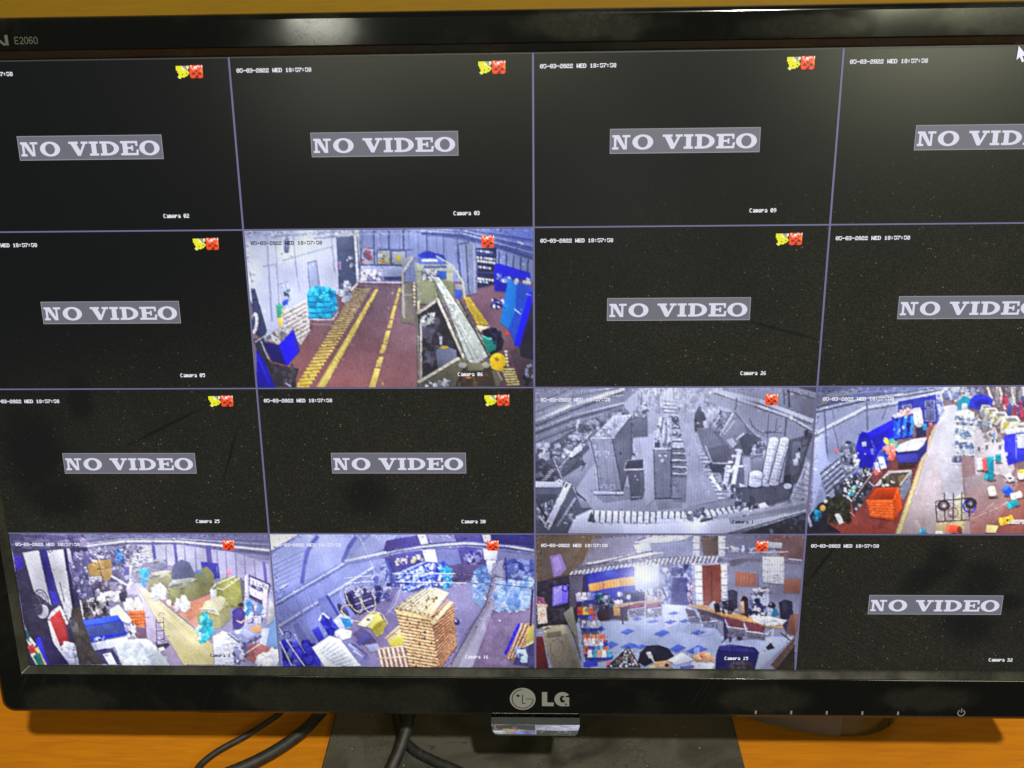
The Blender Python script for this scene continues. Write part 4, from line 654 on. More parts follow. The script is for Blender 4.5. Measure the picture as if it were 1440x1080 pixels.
    c.P('e0e4f4', 1080, 560, 1130, 530, 1210, 560, 1215, 620, 1190, 703, 1090, 703); c.clut(26, (1085, 560, 1200, 560, 1195, 695, 1095, 695), 14, 60, ('f4f8ff', 'c8cce4', 'd8dcf0'), asp=(.15, .3)); c.P('8c94c4', 1155, 540, 1240, 515, 1325, 550, 1250, 600); c.P('a8acd8', 1200, 530, 1245, 520, 1300, 548, 1255, 570); c.P('e8e8f4', 1190, 530, 1215, 525, 1220, 545, 1195, 548); c.L('403c68', 6, 1155, 545, 1235, 605, 1328, 560); c.L('4a4670', 5, 1240, 605, 1300, 560, 1290, 680); c.P('a06060', 1240, 620, 1310, 590, 1380, 620, 1400, 680, 1300, 700, 1230, 660); c.P('84484c', 1250, 600, 1300, 595, 1290, 660, 1240, 650, al=.7); c.clut(24, (1310, 660, 1400, 640, 1410, 700, 1310, 703), 18, 44, ('eceef8', 'd4d8e8', 'f8f8ff')); c.clut(30, (1180, 610, 1250, 600, 1240, 690, 1190, 700), 10, 26, ('3c3c70', 'c8cce4', '8488c0', '5054a0'), al=.9); c.L('e0e0f0', 5, 1240, 650, 1330, 590); c.P('e8ecfc', 1368, 630, 1382, 610, 1392, 625, 1378, 650)
    # near left trolleys
    c.P('4a4854', 400, 370, 440, 360, 560, 450, 430, 470); c.L('e4e0d4', 7, 405, 375, 424, 470); c.L('e4e4f0', 6, 470, 360, 500, 450); c.L('d0ccdc', 5, 440, 370, 460, 450); c.clut(40, (410, 380, 540, 350, 560, 440, 430, 460), 8, 30, ('2c2834', 'a49c9c', '5c5460', 'c8c4cc', '44404c'), al=.8)
    c.clut(26, (495, 345, 600, 340, 600, 375, 505, 380), 16, 28, ('f4f4f8', 'e0e0ec', 'ccccd8')); c.P('3c3850', 600, 340, 640, 320, 645, 370, 610, 385)
    c.P('e4e4d8', 555, 420, 600, 395, 672, 480, 650, 492, 560, 460); c.clut(20, (620, 385, 700, 378, 720, 420, 640, 430), 18, 34, ('f4f0ec', 'e0dcd8', 'fcfcfc')); c.P('d87848', 645, 430, 732, 425, 738, 510, 680, 510); c.P('7c2c2c', 735, 430, 740, 520, 735, 510)
    for i in range(4): c.L('a84c30', 4, 655+i*4, 448+i*16, 736, 443+i*16)
    for i in range(5): c.L('b05838', 3, 662+i*16, 430, 676+i*14, 508)
    c.P('6c5468', 680, 510, 740, 515, 745, 570, 690, 580); c.clut(18, (620, 500, 680, 500, 680, 570, 640, 570), 10, 30, ('c8c8dc', '504c64', '8c88a0', 'e8e8f0'))
    c.P('2c40c0', 415, 475, 595, 450, 625, 490, 640, 550, 465, 580); c.P('3c58e0', 418, 480, 595, 452, 608, 475, 430, 505); c.P('3c4888', 432, 510, 612, 482, 632, 540, 450, 560); c.P('2030b4', 455, 565, 640, 535, 645, 550, 460, 588); c.clut(8, (480, 565, 530, 558, 530, 575, 480, 578), 6, 14, ('d0d8f4', '8890d0')); c.P('c8cce4', 458, 592, 640, 560, 660, 600, 480, 630); c.P('9094b8', 458, 592, 480, 590, 500, 625, 478, 632); c.P('34305c', 490, 640, 570, 620, 620, 703, 540, 703); c.P('d0d4e4', 520, 650, 560, 640, 592, 703, 550, 703); c.E('8c90a8', 540, 655, 12, 6)
    c.P('d0d8e4', 575, 600, 640, 575, 740, 570, 790, 610, 862, 706, 620, 706); c.clut(160, (590, 600, 740, 575, 850, 700, 625, 700), 10, 30, ('d8e0e8', 'b8c0d0', 'ccd4e0', 'a4acc0', 'e4e8f0'), al=.55)
    # hand truck
    for p in ((790, 470, 796, 600), (828, 462, 834, 600), (790, 490, 830, 486), (792, 530, 832, 528), (796, 575, 834, 573)): c.L('54506c', 4.5, *p)
    c.O('8c88a4', 4, 820, 450, 16, 12, a0=3.1, a1=6.2); c.P('34304c', 785, 580, 800, 600, 855, 590, 860, 605, 830, 630, 795, 615); c.P('e8e8f4', 800, 620, 830, 612, 838, 628, 810, 636)
    c.glow('d8d8f4', 700, 250, 190, 110, .24); 
    c.glow('e8e8ff', 1080, 560, 260, 200, .12)
    return c.done(moire=4, tone=7, ang=.8, veil=.05, tint='c4c4f0', gain=1.14, con=1.08)

def tile_store():         # blue store with pallets
    c = Canvas([(31, 37), (1411, 40), (1414, 738), (90, 730)], '8484b8', 5)
    c.G('8c94d0', '7880c4', (300, 60, 300, 500), 31, 37, 800, 37, 640, 160, 640, 400, 90, 730)
    c.P('f4f6ff', 31, 37, 180, 37, 60, 110, 36, 130); c.L('6870b4', 5, 40, 125, 190, 45); c.P('a8b0e4', 180, 40, 480, 40, 420, 180, 60, 350, 40, 150, al=.55)
    for i in range(6): c.L('747cbc', 4, 50, 200+i*24, 230, 110+i*24, al=.7)
    c.L('5a60b4', 22, 278, 48, 230, 120, 208, 200, 200, 290); c.L('5a60b4', 20, 480, 50, 440, 110, 412, 180); c.L('8c94dc', 5, 262, 48, 212, 130, 188, 280)
    c.P('9aa0d4', 640, 110, 700, 40, 560, 40, 430, 180)
    for a, b, col, w in (((60, 400), (420, 190), 'b4bce8', 9), ((62, 412), (430, 198), '545ca0', 6), ((76, 520), (620, 180), 'd0d4f0', 12), ((80, 534), (625, 192), '5058a0', 6), ((66, 385), (400, 190), '6870b0', 4)): c.L(col, w, *a, *b)
    for x in (160, 208, 228, 300): c.L('6c74b4', 5, x, 350-(x-160)*.5, x+40, 460-(x-160)*.5)
    for x in (190, 250, 330): c.L('7078b8', 5, x+10, 440-(x-190)*.5, x+60, 560-(x-190)*.5)
    c.P('ffffff', 80, 325, 108, 302, 124, 300, 96, 322); c.L('3c4080', 5, 84, 330, 124, 306)
    c.P('8890cc', 80, 420, 600, 150, 640, 220, 500, 300, 330, 420, 90, 560, al=.35); c.L('c0c4ec', 4, 500, 50, 545, 150, 580, 240)
    # back
    c.P('504890', 640, 70, 810, 40, 1411, 40, 1411, 130, 1000, 90, 760, 110, 620, 140); c.P('8c8cc0', 850, 38, 990, 38, 1012, 90, 870, 92); c.P('dce0f8', 802, 38, 846, 38, 862, 92, 822, 96); c.P('dce0f8', 1140, 38, 1182, 38, 1186, 80, 1150, 80); c.P('302c6c', 1186, 40, 1411, 40, 1411, 110, 1200, 86)
    c.P('545094', 620, 160, 840, 110, 1160, 100, 1180, 200, 860, 240, 640, 250); c.G('8080b8', '7078b4', (900, 110, 950, 210), 870, 118, 1012, 108, 1032, 192, 900, 215); c.P('e4e8fc', 828, 120, 892, 108, 914, 210, 856, 230); c.P('e0e4fa', 1144, 108, 1222, 120, 1215, 172, 1152, 170); c.P('d8dcf8', 1160, 172, 1212, 175, 1190, 280, 1170, 260)
    c.P('484490', 640, 165, 820, 130, 850, 220, 660, 230); c.clut(50, (690, 160, 820, 145, 830, 180, 695, 190), 6, 18, ('e8d8a0', 'c0b890', '7c74a0', '484080', 'd8d4d8')); c.clut(26, (1065, 130, 1125, 130, 1130, 205, 1045, 205), 12, 34, ('2c2c9c', '5c5494', '8c88c0', '3c3878', 'b0b0dc'))
    c.L('d0d4f4', 14, 425, 178, 700, 118, 850, 98, 1050, 84, 1260, 96, 1411, 122); c.L('7c84c4', 7, 430, 192, 720, 132, 860, 114, 1060, 100, 1400, 136); c.L('4c4c98', 7, 640, 126, 860, 88, 1060, 74, 1411, 104)
    # concrete floor
    c.G('6c6498', '8478a0', (1000, 200, 900, 700), 950, 200, 1150, 195, 1120, 300, 1411, 380, 1411, 738, 560, 738, 400, 500, 640, 380, 700, 300)
    c.G('9a94c4', '8480b0', (1050, 320, 900, 600), 980, 300, 1120, 280, 1150, 400, 1000, 640, 940, 600, 640, 440, 700, 330); c.P('5c5080', 960, 200, 1140, 200, 1130, 260, 990, 290)
    c.G('a8a4c8', 'a09cb8', (1200, 200, 1000, 730), 1195, 190, 1250, 170, 1250, 280, 1180, 480, 1090, 735, 960, 738, 1100, 500, 1180, 330); c.G('948eae', '8a8696', (1200, 300, 1000, 720), 1190, 250, 1215, 240, 1180, 400, 1010, 738, 965, 738, 1110, 500); c.L('484078', 5, 1195, 260, 1160, 400, 975, 720); c.P('b8b4d0', 1195, 420, 1160, 500, 1085, 735, 1030, 738, 1120, 560, al=.7)
    c.G('84749c', '6c5c7c', (1300, 420, 1200, 720), 1190, 470, 1411, 380, 1414, 738, 1090, 738)
    c.clut(60, (1150, 480, 1400, 420, 1390, 720, 1100, 730), 8, 40, ('80709a', '68587c', '90809e'), al=.3); c.E('e8e8f8', 1232, 490, 6, 4)
    # wrapped goods
    c.P('8098d8', 1270, 165, 1405, 180, 1390, 400, 1290, 430, 1215, 440, 1225, 290, 1265, 280); c.clut(130, (1275, 175, 1400, 185, 1395, 290, 1270, 280), 14, 40, ('4850a8', '6878c8', '303888', '8ca0e0', '5864b8', 'a8b8ec'), al=.7, rot=1.2); c.clut(140, (1215, 300, 1390, 290, 1370, 420, 1215, 440), 12, 40, ('b8d0f8', '90b0ec', 'dce8ff', '6c90dc', '80b0e8', 'c8d8fc'), al=.75, rot=1.4); c.L('38408c', 8, 1262, 160, 1268, 290)
    c.P('98b4ec', 1125, 215, 1165, 215, 1175, 300, 1140, 430, 1100, 390, 1080, 290); c.clut(80, (1110, 220, 1165, 215, 1160, 380, 1090, 380), 10, 34, ('c0d4fc', '90b0f0', 'e0ecff', '70a0e4', '5c80d0'), al=.8, rot=1.4); c.E('2c90d8', 1170, 298, 14, 8); c.L('6c74b8', 4, 1215, 170, 1220, 200, 1180, 240)
    # bundles of blue tubes
    c.P('4c54a8', 690, 240, 840, 180, 960, 190, 985, 310, 760, 340, 690, 300)
    for i in range(11):
        t = i/10; c.L(('9cb0ec', '3848b0', 'b8c8f8', '5468c8')[i % 4], 10, 690+t*40, 250+t*90, 840+t*135, 182+t*60)
    c.clut(230, (700, 245, 940, 185, 985, 300, 740, 335), 6, 16, ('c8d8fc', '3448b8', '7088dc', 'e4ecff', '2430a0', '98b0f0'), rot=.8); c.clut(26, (930, 215, 985, 215, 985, 310, 940, 320), 10, 20, ('30a0d8', '58c0ec', '2878c0'))
    c.L('eef0ff', 4.5, 420, 268, 700, 242, 1000, 244, 1260, 262); c.L('eef0ff', 4.5, 420, 296, 600, 284, 1000, 292, 1260, 300); c.L('404078', 3.5, 1000, 244, 1180, 254, 1400, 282); c.L('404078', 3.5, 1060, 292, 1200, 296, 1400, 320)
    c.P('8088c0', 570, 200, 630, 160, 700, 320, 640, 330); c.clut(26, (560, 200, 640, 170, 690, 310, 590, 330), 10, 34, ('5058a0', 'a0a8dc', '4048a0', 'c8ccf0'), al=.7, asp=(1, 3)); c.L('e4e8fc', 6, 545, 290, 580, 250); c.L('4c54a4', 14, 640, 170, 690, 310)
    # reels left middle
    c.clut(40, (560, 320, 660, 300, 660, 380, 580, 390), 8, 24, ('3c3c78', 'b8b8e0', '5c5c9c', '28285c'), al=.85); c.O('a8b0e0', 5, 440, 350, 40, 50); c.O('8c94cc', 4, 530, 340, 50, 42)
    c.P('3c3868', 440, 340, 520, 310, 575, 370, 580, 420, 500, 460, 440, 400); c.P('282450', 420, 350, 450, 340, 500, 440, 480, 460, 430, 400)
    for i in range(5): c.L(('a09cc8', '504878')[i % 2], 8, 470+i*4, 370+i*18, 550+i*6, 335+i*19)
    c.O('c8bc98', 5, 470, 380, 30, 74, -.5); c.O('d0c8b0', 5, 545, 380, 34, 70, -.3); c.E('34305c', 405, 430, 14, 34, -.6); c.E('4c4880', 425, 440, 12, 34, -.6); c.clut(14, (470, 330, 530, 320, 530, 350, 480, 360), 8, 18, ('d8d8f4', '3c3868', '8884b8'))
    c.O('b8a880', 6, 490, 460, 90, 40, .4, a0=2.2, a1=4.2); c.L('d4c8a0', 6, 400, 440, 460, 490, 500, 495); c.L('c0c0e0', 4, 640, 460, 690, 400, 720, 300)
    c.P('c8c074', 490, 510, 540, 460, 600, 450, 640, 510, 620, 560, 590, 575, 560, 530); c.P('e0dcc8', 490, 512, 530, 475, 575, 462, 560, 500, 530, 525); c.P('a89c40', 575, 510, 630, 480, 640, 520, 600, 570, 560, 540, al=.8); c.O('d8d0a0', 5, 590, 510, 54, 66, -.4, a0=3.6, a1=6.6); c.E('48407c', 545, 486, 9, 6)
    for i in range(5): c.L('8c8434', 3, 560+i*10, 545-i*4, 600+i*9, 500-i*4)
    # bottom left
    c.P('6c74b4', 280, 380, 330, 350, 385, 440, 350, 500, 300, 450); c.L('3c44a0', 14, 330, 360, 390, 460); c.P('7074ac', 150, 510, 200, 475, 270, 590, 230, 640, 180, 600); c.P('5c60a0', 152, 510, 175, 495, 235, 590, 215, 630, al=.7)
    c.P('2c30a8', 285, 480, 320, 450, 400, 540, 350, 580); c.L('e0e4fc', 11, 288, 490, 310, 452, 340, 478); c.clut(40, (290, 470, 330, 460, 390, 540, 340, 560), 8, 16, ('1c2080', '4c54c8', '282c98'), al=.7)
    c.P('b8bce8', 365, 490, 400, 455, 470, 490, 450, 530, 400, 540); c.P('2c7cb8', 400, 475, 445, 480, 465, 515, 425, 530); c.P('3c3cb8', 250, 540, 285, 520, 320, 590, 300, 620); c.P('f4f6ff', 370, 550, 400, 530, 460, 545, 455, 580, 410, 592); c.P('c8ccec', 370, 552, 410, 592, 408, 604, 372, 566)
    c.P('3834b8', 90, 600, 200, 620, 290, 660, 300, 730, 100, 730); c.clut(60, (100, 600, 280, 600, 270, 720, 120, 720), 12, 40, ('2420a8', '1c1c6c', '4848d0', '6870b8', '14144c', '3c40c8'), al=.75); c.L('eceefc', 6, 80, 530, 150, 640, 212, 728); c.L('d0d4f0', 6, 84, 600, 145, 726); c.L('b0b4dc', 4, 160, 560, 215, 660); c.O('26265c', 5, 122, 566, 18, 20)
    c.P('f2f6ff', 252, 632, 345, 570, 400, 590, 505, 728, 320, 734)
    for i in range(7): c.L('a8b4d8', 4, 300+i*14, 664+i*12, 380+i*16, 606+i*18); c.L('c8d0ec', 3, 290+i*14, 655+i*12, 350+i*16, 596+i*18)
    c.P('5c5484', 465, 560, 510, 525, 560, 560, 590, 600, 520, 620); c.P('54549c', 480, 600, 540, 560, 560, 580, 500, 620); c.L('9ca4d8', 11, 445, 615, 520, 680); c.L('484c94', 8, 460, 610, 540, 670); c.L('b0b8e8', 9, 470, 650, 530, 690); c.E('5c60a8', 535, 685, 18, 12); c.P('a0a4d0', 530, 620, 590, 610, 610, 640, 560, 655); c.P('7c78a8', 500, 700, 580, 660, 600, 735, 520, 738, al=.6)
    # pallets
    c.P('d4cca0', 640, 580, 720, 510, 750, 590, 720, 625, 660, 625); c.P('d8d050', 655, 600, 730, 560, 740, 615, 670, 628, al=.8); c.L('b08c84', 7, 640, 590, 716, 522); c.L('e4d4bc', 6, 632, 585, 710, 515)
    c.P('8c6c70', 590, 640, 745, 622, 790, 735, 615, 738)
    for i in range(7): c.L('e8d0bc', 12, 600+i*24, 640-i*3, 622+i*25, 735)
    c.L('e0c4ac', 8, 592, 640, 748, 622); c.L('dcc0a8', 8, 606, 690, 770, 676)
    c.P('c8a07c', 682, 425, 875, 465, 960, 380, 990, 390, 1008, 620, 930, 738, 770, 738, 745, 600)
    c.P('8c5c48', 875, 465, 992, 390, 1010, 625, 925, 738, 890, 600)
    for i in range(17):
        t = i/16; y = 455+t*275; x0 = 690+t*70; x1 = 872+t*45
        c.L('e6c69c', 9, x0, y-20+t*8, x1, y+14); c.L('946a50', 4, x0, y-11+t*8, x1, y+22); c.clut(9, (x0, y-16+t*8, x1, y+16, x1, y+24, x0, y-8+t*8), 6, 11, ('5c3c34', 'b48460', '7c5444'), rot=.2)
        xr = 992+t*14; yr = 410+t*215
        c.L('d0a078', 6, x1+4, y+8, xr, yr-14+t*2); c.L('6c3c30', 4, x1+4, y+19, xr, yr-4+t*2)
    c.P('dccba8', 680, 425, 830, 322, 900, 318, 968, 345, 875, 468)
    for i in range(8):
        t = i/7; c.L('54422f', 6, 690+t*170, 428+t*32, 838+t*120, 322+t*22); c.L('f0e4c8', 9, 700+t*166, 424+t*30, 845+t*112, 324+t*20)
    c.clut(10, (720, 410, 860, 330, 930, 345, 860, 430), 8, 14, ('8c6c50', '74583c')); c.P('e8dcb4', 868, 500, 970, 390, 992, 395, 888, 515); c.P('dcc090', 690, 438, 870, 470, 868, 490, 694, 455)
    c.E('34346c', 1008, 498, 15, 17); c.E('b0b0dc', 1003, 492, 7, 7)
    # right bottom
    c.P('2420d0', 1255, 660, 1330, 500, 1345, 520, 1310, 630, 1265, 672); c.clut(30, (1270, 640, 1325, 520, 1340, 530, 1300, 640), 6, 12, ('4844f0', '1814a8', '3430e0'), al=.8); c.P('a87c6c', 1265, 680, 1345, 510, 1390, 500, 1380, 600, 1300, 700)
    for i in range(5): c.L(('d8b090', '6c443c')[i % 2], 8, 1278+i*8, 690-i*2, 1348+i*10, 505+i*4)
    c.P('b8a858', 1375, 530, 1410, 510, 1410, 610, 1370, 620); c.L('e8d8b8', 7, 1340, 640, 1408, 600); c.P('3c3864', 1330, 640, 1412, 610, 1412, 735, 1300, 720); c.clut(18, (1325, 650, 1370, 640, 1370, 710, 1335, 715), 12, 30, ('a8c0e8', '7890c8', 'd0e0f8', '4c5490')); c.L('28244c', 9, 1404, 330, 1392, 520); c.clut(8, (1375, 690, 1410, 690, 1410, 735, 1380, 735), 14, 30, ('1c1c3c', '44406c'))
    c.glow('c8d0ff', 400, 200, 260, 140, .16)
    return c.done(moire=4, tone=6, ang=.5, veil=.02, tint='8890e8', gain=1.10)

def tile_office():        # office with blue and white floor tiles
    c = Canvas([(44, 39), (1415, 41), (1361, 728), (47, 719)], '8888a8', 6)
    c.G('5c5058', '8a8aac', (100, 60, 900, 120), 44, 39, 1415, 41, 1405, 170, 820, 150, 540, 180, 230, 250, 48, 280)
    c.P('6c5848', 46, 40, 380, 40, 300, 150, 215, 240, 46, 270); c.G('7a6a5c', '5c5054', (200, 50, 120, 240), 60, 50, 300, 50, 230, 200, 60, 260, al=.7); c.G('9894b0', 'a8acd8', (360, 80, 700, 100), 330, 60, 560, 45, 900, 45, 850, 150, 540, 150, 280, 195, al=.55)
    c.P('8c74b8', 115, 150, 170, 135, 200, 215, 170, 245, 135, 258); c.P('b098e0', 128, 160, 160, 150, 180, 210, 145, 235, al=.6)
    c.P('dce0ff', 540, 80, 620, 45, 840, 42, 800, 65, 700, 78, 590, 84); c.P('ccd0f8', 540, 88, 620, 80, 636, 130, 560, 140); c.L('4c4078', 6, 560, 70, 640, 42)
    for i in range(6): c.L('9c9cbc', 3, 300+i*40, 190-i*16, 850, 100+i*9, al=.5)
    c.P('ececff', 300, 184, 560, 135, 700, 128, 560, 160, 310, 190); c.L('54506c', 6, 240, 215, 530, 145, 640, 122)
    # slatted ceiling edge
    c.P('6c6880', 212, 242, 240, 215, 540, 160, 820, 148, 1000, 165, 960, 190, 660, 192, 540, 196, 320, 232)
    for i in range(36):
        t = i/35; x = 225+t*740; y = 238-math.sin(min(t*1.6, 1.57))*66
        c.L('d4d4ea', 9, x-8, y+12, x+6, y-10 if t < .5 else y-22)
    # blue wall
    c.G('2c2c98', '38389c', (320, 230, 540, 380), 300, 238, 545, 200, 560, 380, 330, 400); c.glow('5468e0', 420, 232, 40, 24, .6); c.P('241e6c', 285, 245, 310, 240, 315, 330, 290, 335)
    c.P('c88c48', 312, 292, 384, 278, 386, 318, 318, 332); c.P('d09850', 386, 276, 470, 262, 474, 304, 390, 317); c.P('cc9850', 472, 260, 550, 252, 550, 298, 476, 304)
    for i in range(14): c.L('a87038', 3, 320+i*17, 292-i*2.8, 322+i*17, 328-i*2.6, al=.6)
    # bright doorway and glass
    c.G('c8d0fc', 'a8b4f0', (600, 200, 620, 330), 545, 196, 670, 192, 672, 300, 600, 330, 552, 330); 
    for i in range(9): c.L('9ca4e4', 4, 556+i*13, 200, 560+i*13, 320, al=.6)
    c.P('6c70a8', 668, 205, 835, 190, 838, 400, 690, 420, 672, 330); c.clut(120, (675, 205, 830, 195, 830, 390, 690, 400), 8, 28, ('c8ccf4', '484884', '9098d0', '30306c', 'e4e8ff', '7478b4'), al=.8); c.P('34306c', 740, 260, 815, 255, 815, 395, 735, 400, al=.8); c.P('4c4880', 735, 205, 770, 205, 768, 250, 738, 250, al=.8)
    c.clut(12, (815, 250, 850, 250, 850, 400, 820, 400), 8, 20, ('e08080', 'd8a0b0', 'b8b8e8', 'f0e4f0'))
    c.P('9c9cc4', 836, 185, 1060, 180, 1100, 400, 850, 420); c.P('ececfc', 850, 195, 890, 195, 894, 405, 862, 405); c.P('e8e8fc', 985, 190, 1018, 190, 1020, 370, 990, 380); c.G('7c3c34', '8c4c40', (890, 190, 980, 390), 890, 195, 986, 190, 990, 385, 897, 400); c.L('5c2c2c', 5, 938, 195, 942, 390); c.L('a0644c', 5, 985, 195, 988, 380)
    for y in range(230, 400, 36): c.L('8c90b8', 4, 850, y, 892, y); c.L('8c90b8', 4, 986, y-6, 1020, y-6)
    for x in (860, 990): c.R('e0e4f8', x-15, 45, x+18, 150); c.L('7c7c98', 4, x-15, 80, x+18, 80); c.L('7c7c98', 4, x-15, 115, x+18, 115)
    c.P('6c5c58', 886, 45, 970, 45, 975, 140, 895, 145)
    # right wall
    c.G('9494b4', '8484a4', (1050, 170, 1380, 400), 1020, 190, 1200, 150, 1410, 160, 1385, 480, 1020, 380); c.P('7c7490', 1020, 165, 1400, 150, 1400, 185, 1130, 170, 1040, 200); c.G('8c6c74', '7c5c64', (1250, 50, 1400, 150), 1220, 42, 1415, 42, 1408, 165, 1290, 150); c.L('e8ecff', 6, 1000, 105, 1200, 110); c.clut(16, (990, 100, 1150, 100, 1150, 120, 990, 120), 8, 24, ('c0c8f8', 'e8ecff', '6c70b0')); c.L('e0e4ff', 5, 1130, 130, 1330, 126); c.P('dcdcf4', 1225, 75, 1300, 80, 1296, 108, 1225, 106); c.O('a04848', 5, 1270, 66, 55, 14, a0=3.4, a1=6.4); c.L('f4f4ff', 6, 1330, 162, 1398, 170); c.L('a4a8cc', 4, 1000, 175, 1130, 145)
    c.P('f2f4ff', 1198, 152, 1308, 152, 1308, 292, 1200, 280); c.L('8c90b4', 4, 1198, 152, 1200, 282, 1308, 294)
    for i in range(8): c.L('b4b8dc', 3, 1210+i*13, 158, 1211+i*13, 284)
    for i in range(3): c.L('bcc0e0', 3, 1200, 190+i*32, 1308, 192+i*34)
    c.P('a4685a', 1062, 228, 1168, 238, 1165, 305, 1060, 300); c.P('7c7090', 1168, 240, 1182, 236, 1182, 305, 1166, 306); c.P('a46c60', 1310, 262, 1396, 268, 1390, 338, 1306, 335)
    for i in range(5): c.L('bc8878', 3, 1070+i*18, 232, 1068+i*18, 300, al=.6)
    # left dark
    c.P('2a2434', 48, 280, 215, 245, 290, 240, 300, 330, 250, 500, 150, 500, 48, 520); c.clut(26, (60, 300, 140, 280, 200, 480, 80, 500), 8, 30, ('1c1828', '3c3444', '4c4450'), al=.6); c.P('605c70', 215, 250, 285, 245, 280, 330, 240, 420, 215, 430, al=.7)
    c.P('6c5ce8', 130, 305, 212, 290, 208, 385, 128, 408); c.P('9c90fc', 136, 312, 180, 302, 176, 385, 134, 400, al=.8); c.O('2c1cb0', 7, 194, 312, 14, 17); c.L('1c1830', 7, 126, 302, 214, 288, 210, 390, 126, 412)
    c.P('e8c8b8', 50, 390, 95, 395, 104, 490, 56, 496); c.clut(12, (52, 360, 92, 365, 100, 485, 58, 490), 10, 34, ('f4dcd0', 'c07868', 'd8b4b0', 'e8d4d0'), asp=(.2, .5), rot=.15); c.P('8c5074', 48, 355, 86, 360, 92, 392, 50, 392)
    c.P('5c1c24', 46, 560, 80, 560, 110, 720, 47, 720)
    # bin and grey case
    c.P('8c8478', 76, 512, 120, 502, 196, 500, 215, 530, 275, 718, 130, 718, 90, 600); c.P('a49c88', 80, 514, 192, 504, 202, 545, 90, 560); c.P('6c6458', 100, 540, 172, 530, 178, 556, 104, 568); c.P('7c7468', 92, 570, 205, 556, 262, 718, 135, 718); c.O('5c5850', 4, 152, 618, 34, 46); c.L('181818', 7, 92, 520, 112, 516); c.P('7c7870', 186, 440, 230, 405, 250, 500, 290, 650, 275, 690, 235, 560, 200, 480); c.L('4c4844', 4, 196, 470, 240, 560, 275, 680)
    # floor
    c.G('aeb8e4', '98a4c8', (600, 400, 500, 720), 250, 490, 480, 480, 680, 395, 850, 405, 1000, 560, 1110, 580, 1250, 560, 1361, 560, 1180, 728, 280, 720); c.P('e4e8ff', 690, 395, 810, 400, 830, 470, 700, 520, al=.6); c.P('9ca4b4', 1200, 600, 1361, 555, 1190, 728, 1140, 728, al=.55)
    for x, y, w, h in ((510, 534, 36, 17), (686, 541, 42, 18), (745, 440, 32, 10), (730, 484, 34, 11), (640, 482, 34, 10), (425, 602, 42, 20), (520, 608, 46, 18), (764, 620, 46, 22), (865, 628, 56, 26), (380, 522, 20, 12), (800, 480, 30, 10), (580, 612, 40, 12), (870, 540, 40, 14), (320, 700, 44, 18), (560, 470, 30, 10)):
        c.P('5068cc', x-w, y+h*.3, x+w*.1, y-h, x+w, y-h*.2, x-w*.05, y+h)
    # desk left
    c.clut(60, (440, 340, 690, 325, 690, 375, 450, 395), 10, 32, ('e8e8f8', '50508c', 'c8c8e4', '30304c', '8c8cac', 'd8c8c0'), al=.9); c.P('2c2c48', 525, 335, 600, 330, 600, 380, 530, 385); c.P('b49478', 400, 400, 690, 365, 690, 380, 440, 420); c.P('3a3040', 430, 420, 520, 400, 520, 480, 440, 470); c.P('b07c48', 405, 425, 470, 412, 474, 450, 412, 456)
    c.P('28243c', 345, 345, 410, 335, 440, 400, 440, 470, 380, 480, 345, 420); c.P('2c88a0', 360, 338, 382, 335, 384, 385, 362, 390); c.clut(30, (345, 345, 440, 345, 440, 400, 360, 420), 8, 26, ('1c1828', '4c4868', 'a8a8c4', '2c2840', '306880'), al=.85); c.P('2c1820', 350, 430, 420, 425, 420, 475, 365, 480)
    for x in (560, 645):
        c.P('84485c', x-42, 398, x+36, 384, x+40, 408, x-42, 420); c.P('605c74', x-44, 420, x+40, 408, x+40, 450, x-40, 462, al=.8); c.L('c8cce0', 4, x-46, 420, x-42, 500, x+20, 494); c.L('bcc0d8', 4, x+42, 395, x+42, 470); c.L('c8cce0', 4, x-46, 425, x+40, 410); c.clut(8, (x-30, 425, x+30, 415, x+30, 455, x-30, 460), 8, 20, ('484468', '8c88a8', 'c0c0dc'))
    c.L('2a2638', 9, 482, 415, 488, 495)
    # spool tower
    c.P('3c3858', 280, 340, 335, 330, 350, 520, 390, 580, 420, 680, 300, 700, 270, 500, al=.7)
    for i, (y, n, w, pal) in enumerate(((355, 3, 26, ('c4bcd0', 'd8d0d8', '8c88ac')), (430, 3, 28, ('d83c2c', 'f0d020', 'e06830')), (498, 4, 24, ('d8d4e8', 'b8bcd8')), (570, 5, 24, ('e07048', 'd85838', 'e8906c')), (590, 5, 20, ('f0f0fa', 'e0e0f4')), (630, 5, 26, ('c86040', '6040a0', '4890c0', '80b8d8')), (648, 5, 24, ('f0f0ff', '50a8c8', 'e8a080')))):
        x0 = (255, 258, 280, 282, 290, 292, 310)[i]
        c.P('2030a0', x0-6, y+18, x0+n*w+10, y+8, x0+n*w+4, y+30, x0+8, y+36, al=.9)
        for j in range(n): c.P(pal[j % len(pal)], x0+j*w, y-20, x0+j*w+w*.7, y-22, x0+j*w+w*.95, y+17, x0+j*w-3, y+19)
    c.clut(40, (255, 350, 340, 340, 420, 660, 290, 680), 8, 20, ('3c3868', '8c88b0', 'c8c4dc', '2c2850', 'a0684c', '5060b8'), al=.55); c.P('b0a8c0', 248, 340, 275, 340, 285, 378, 252, 380); c.P('2c38c0', 285, 690, 355, 680, 360, 710, 290, 716); c.E('d84050', 340, 462, 9, 12); c.P('6870d8', 312, 455, 334, 452, 336, 475, 314, 478)
    # foreground
    c.P('2c2838', 405, 718, 515, 612, 578, 718); c.clut(90, (420, 712, 512, 625, 520, 625, 565, 712), 6, 14, ('c8485c', 'd8d0e0', '5c5474', '8c4c60', 'e8e4f0', '1c1828', '487858'), al=.9); c.L('1a1624', 5, 405, 716, 515, 614, 578, 716); c.P('c86878', 402, 690, 430, 682, 420, 705, 404, 712)
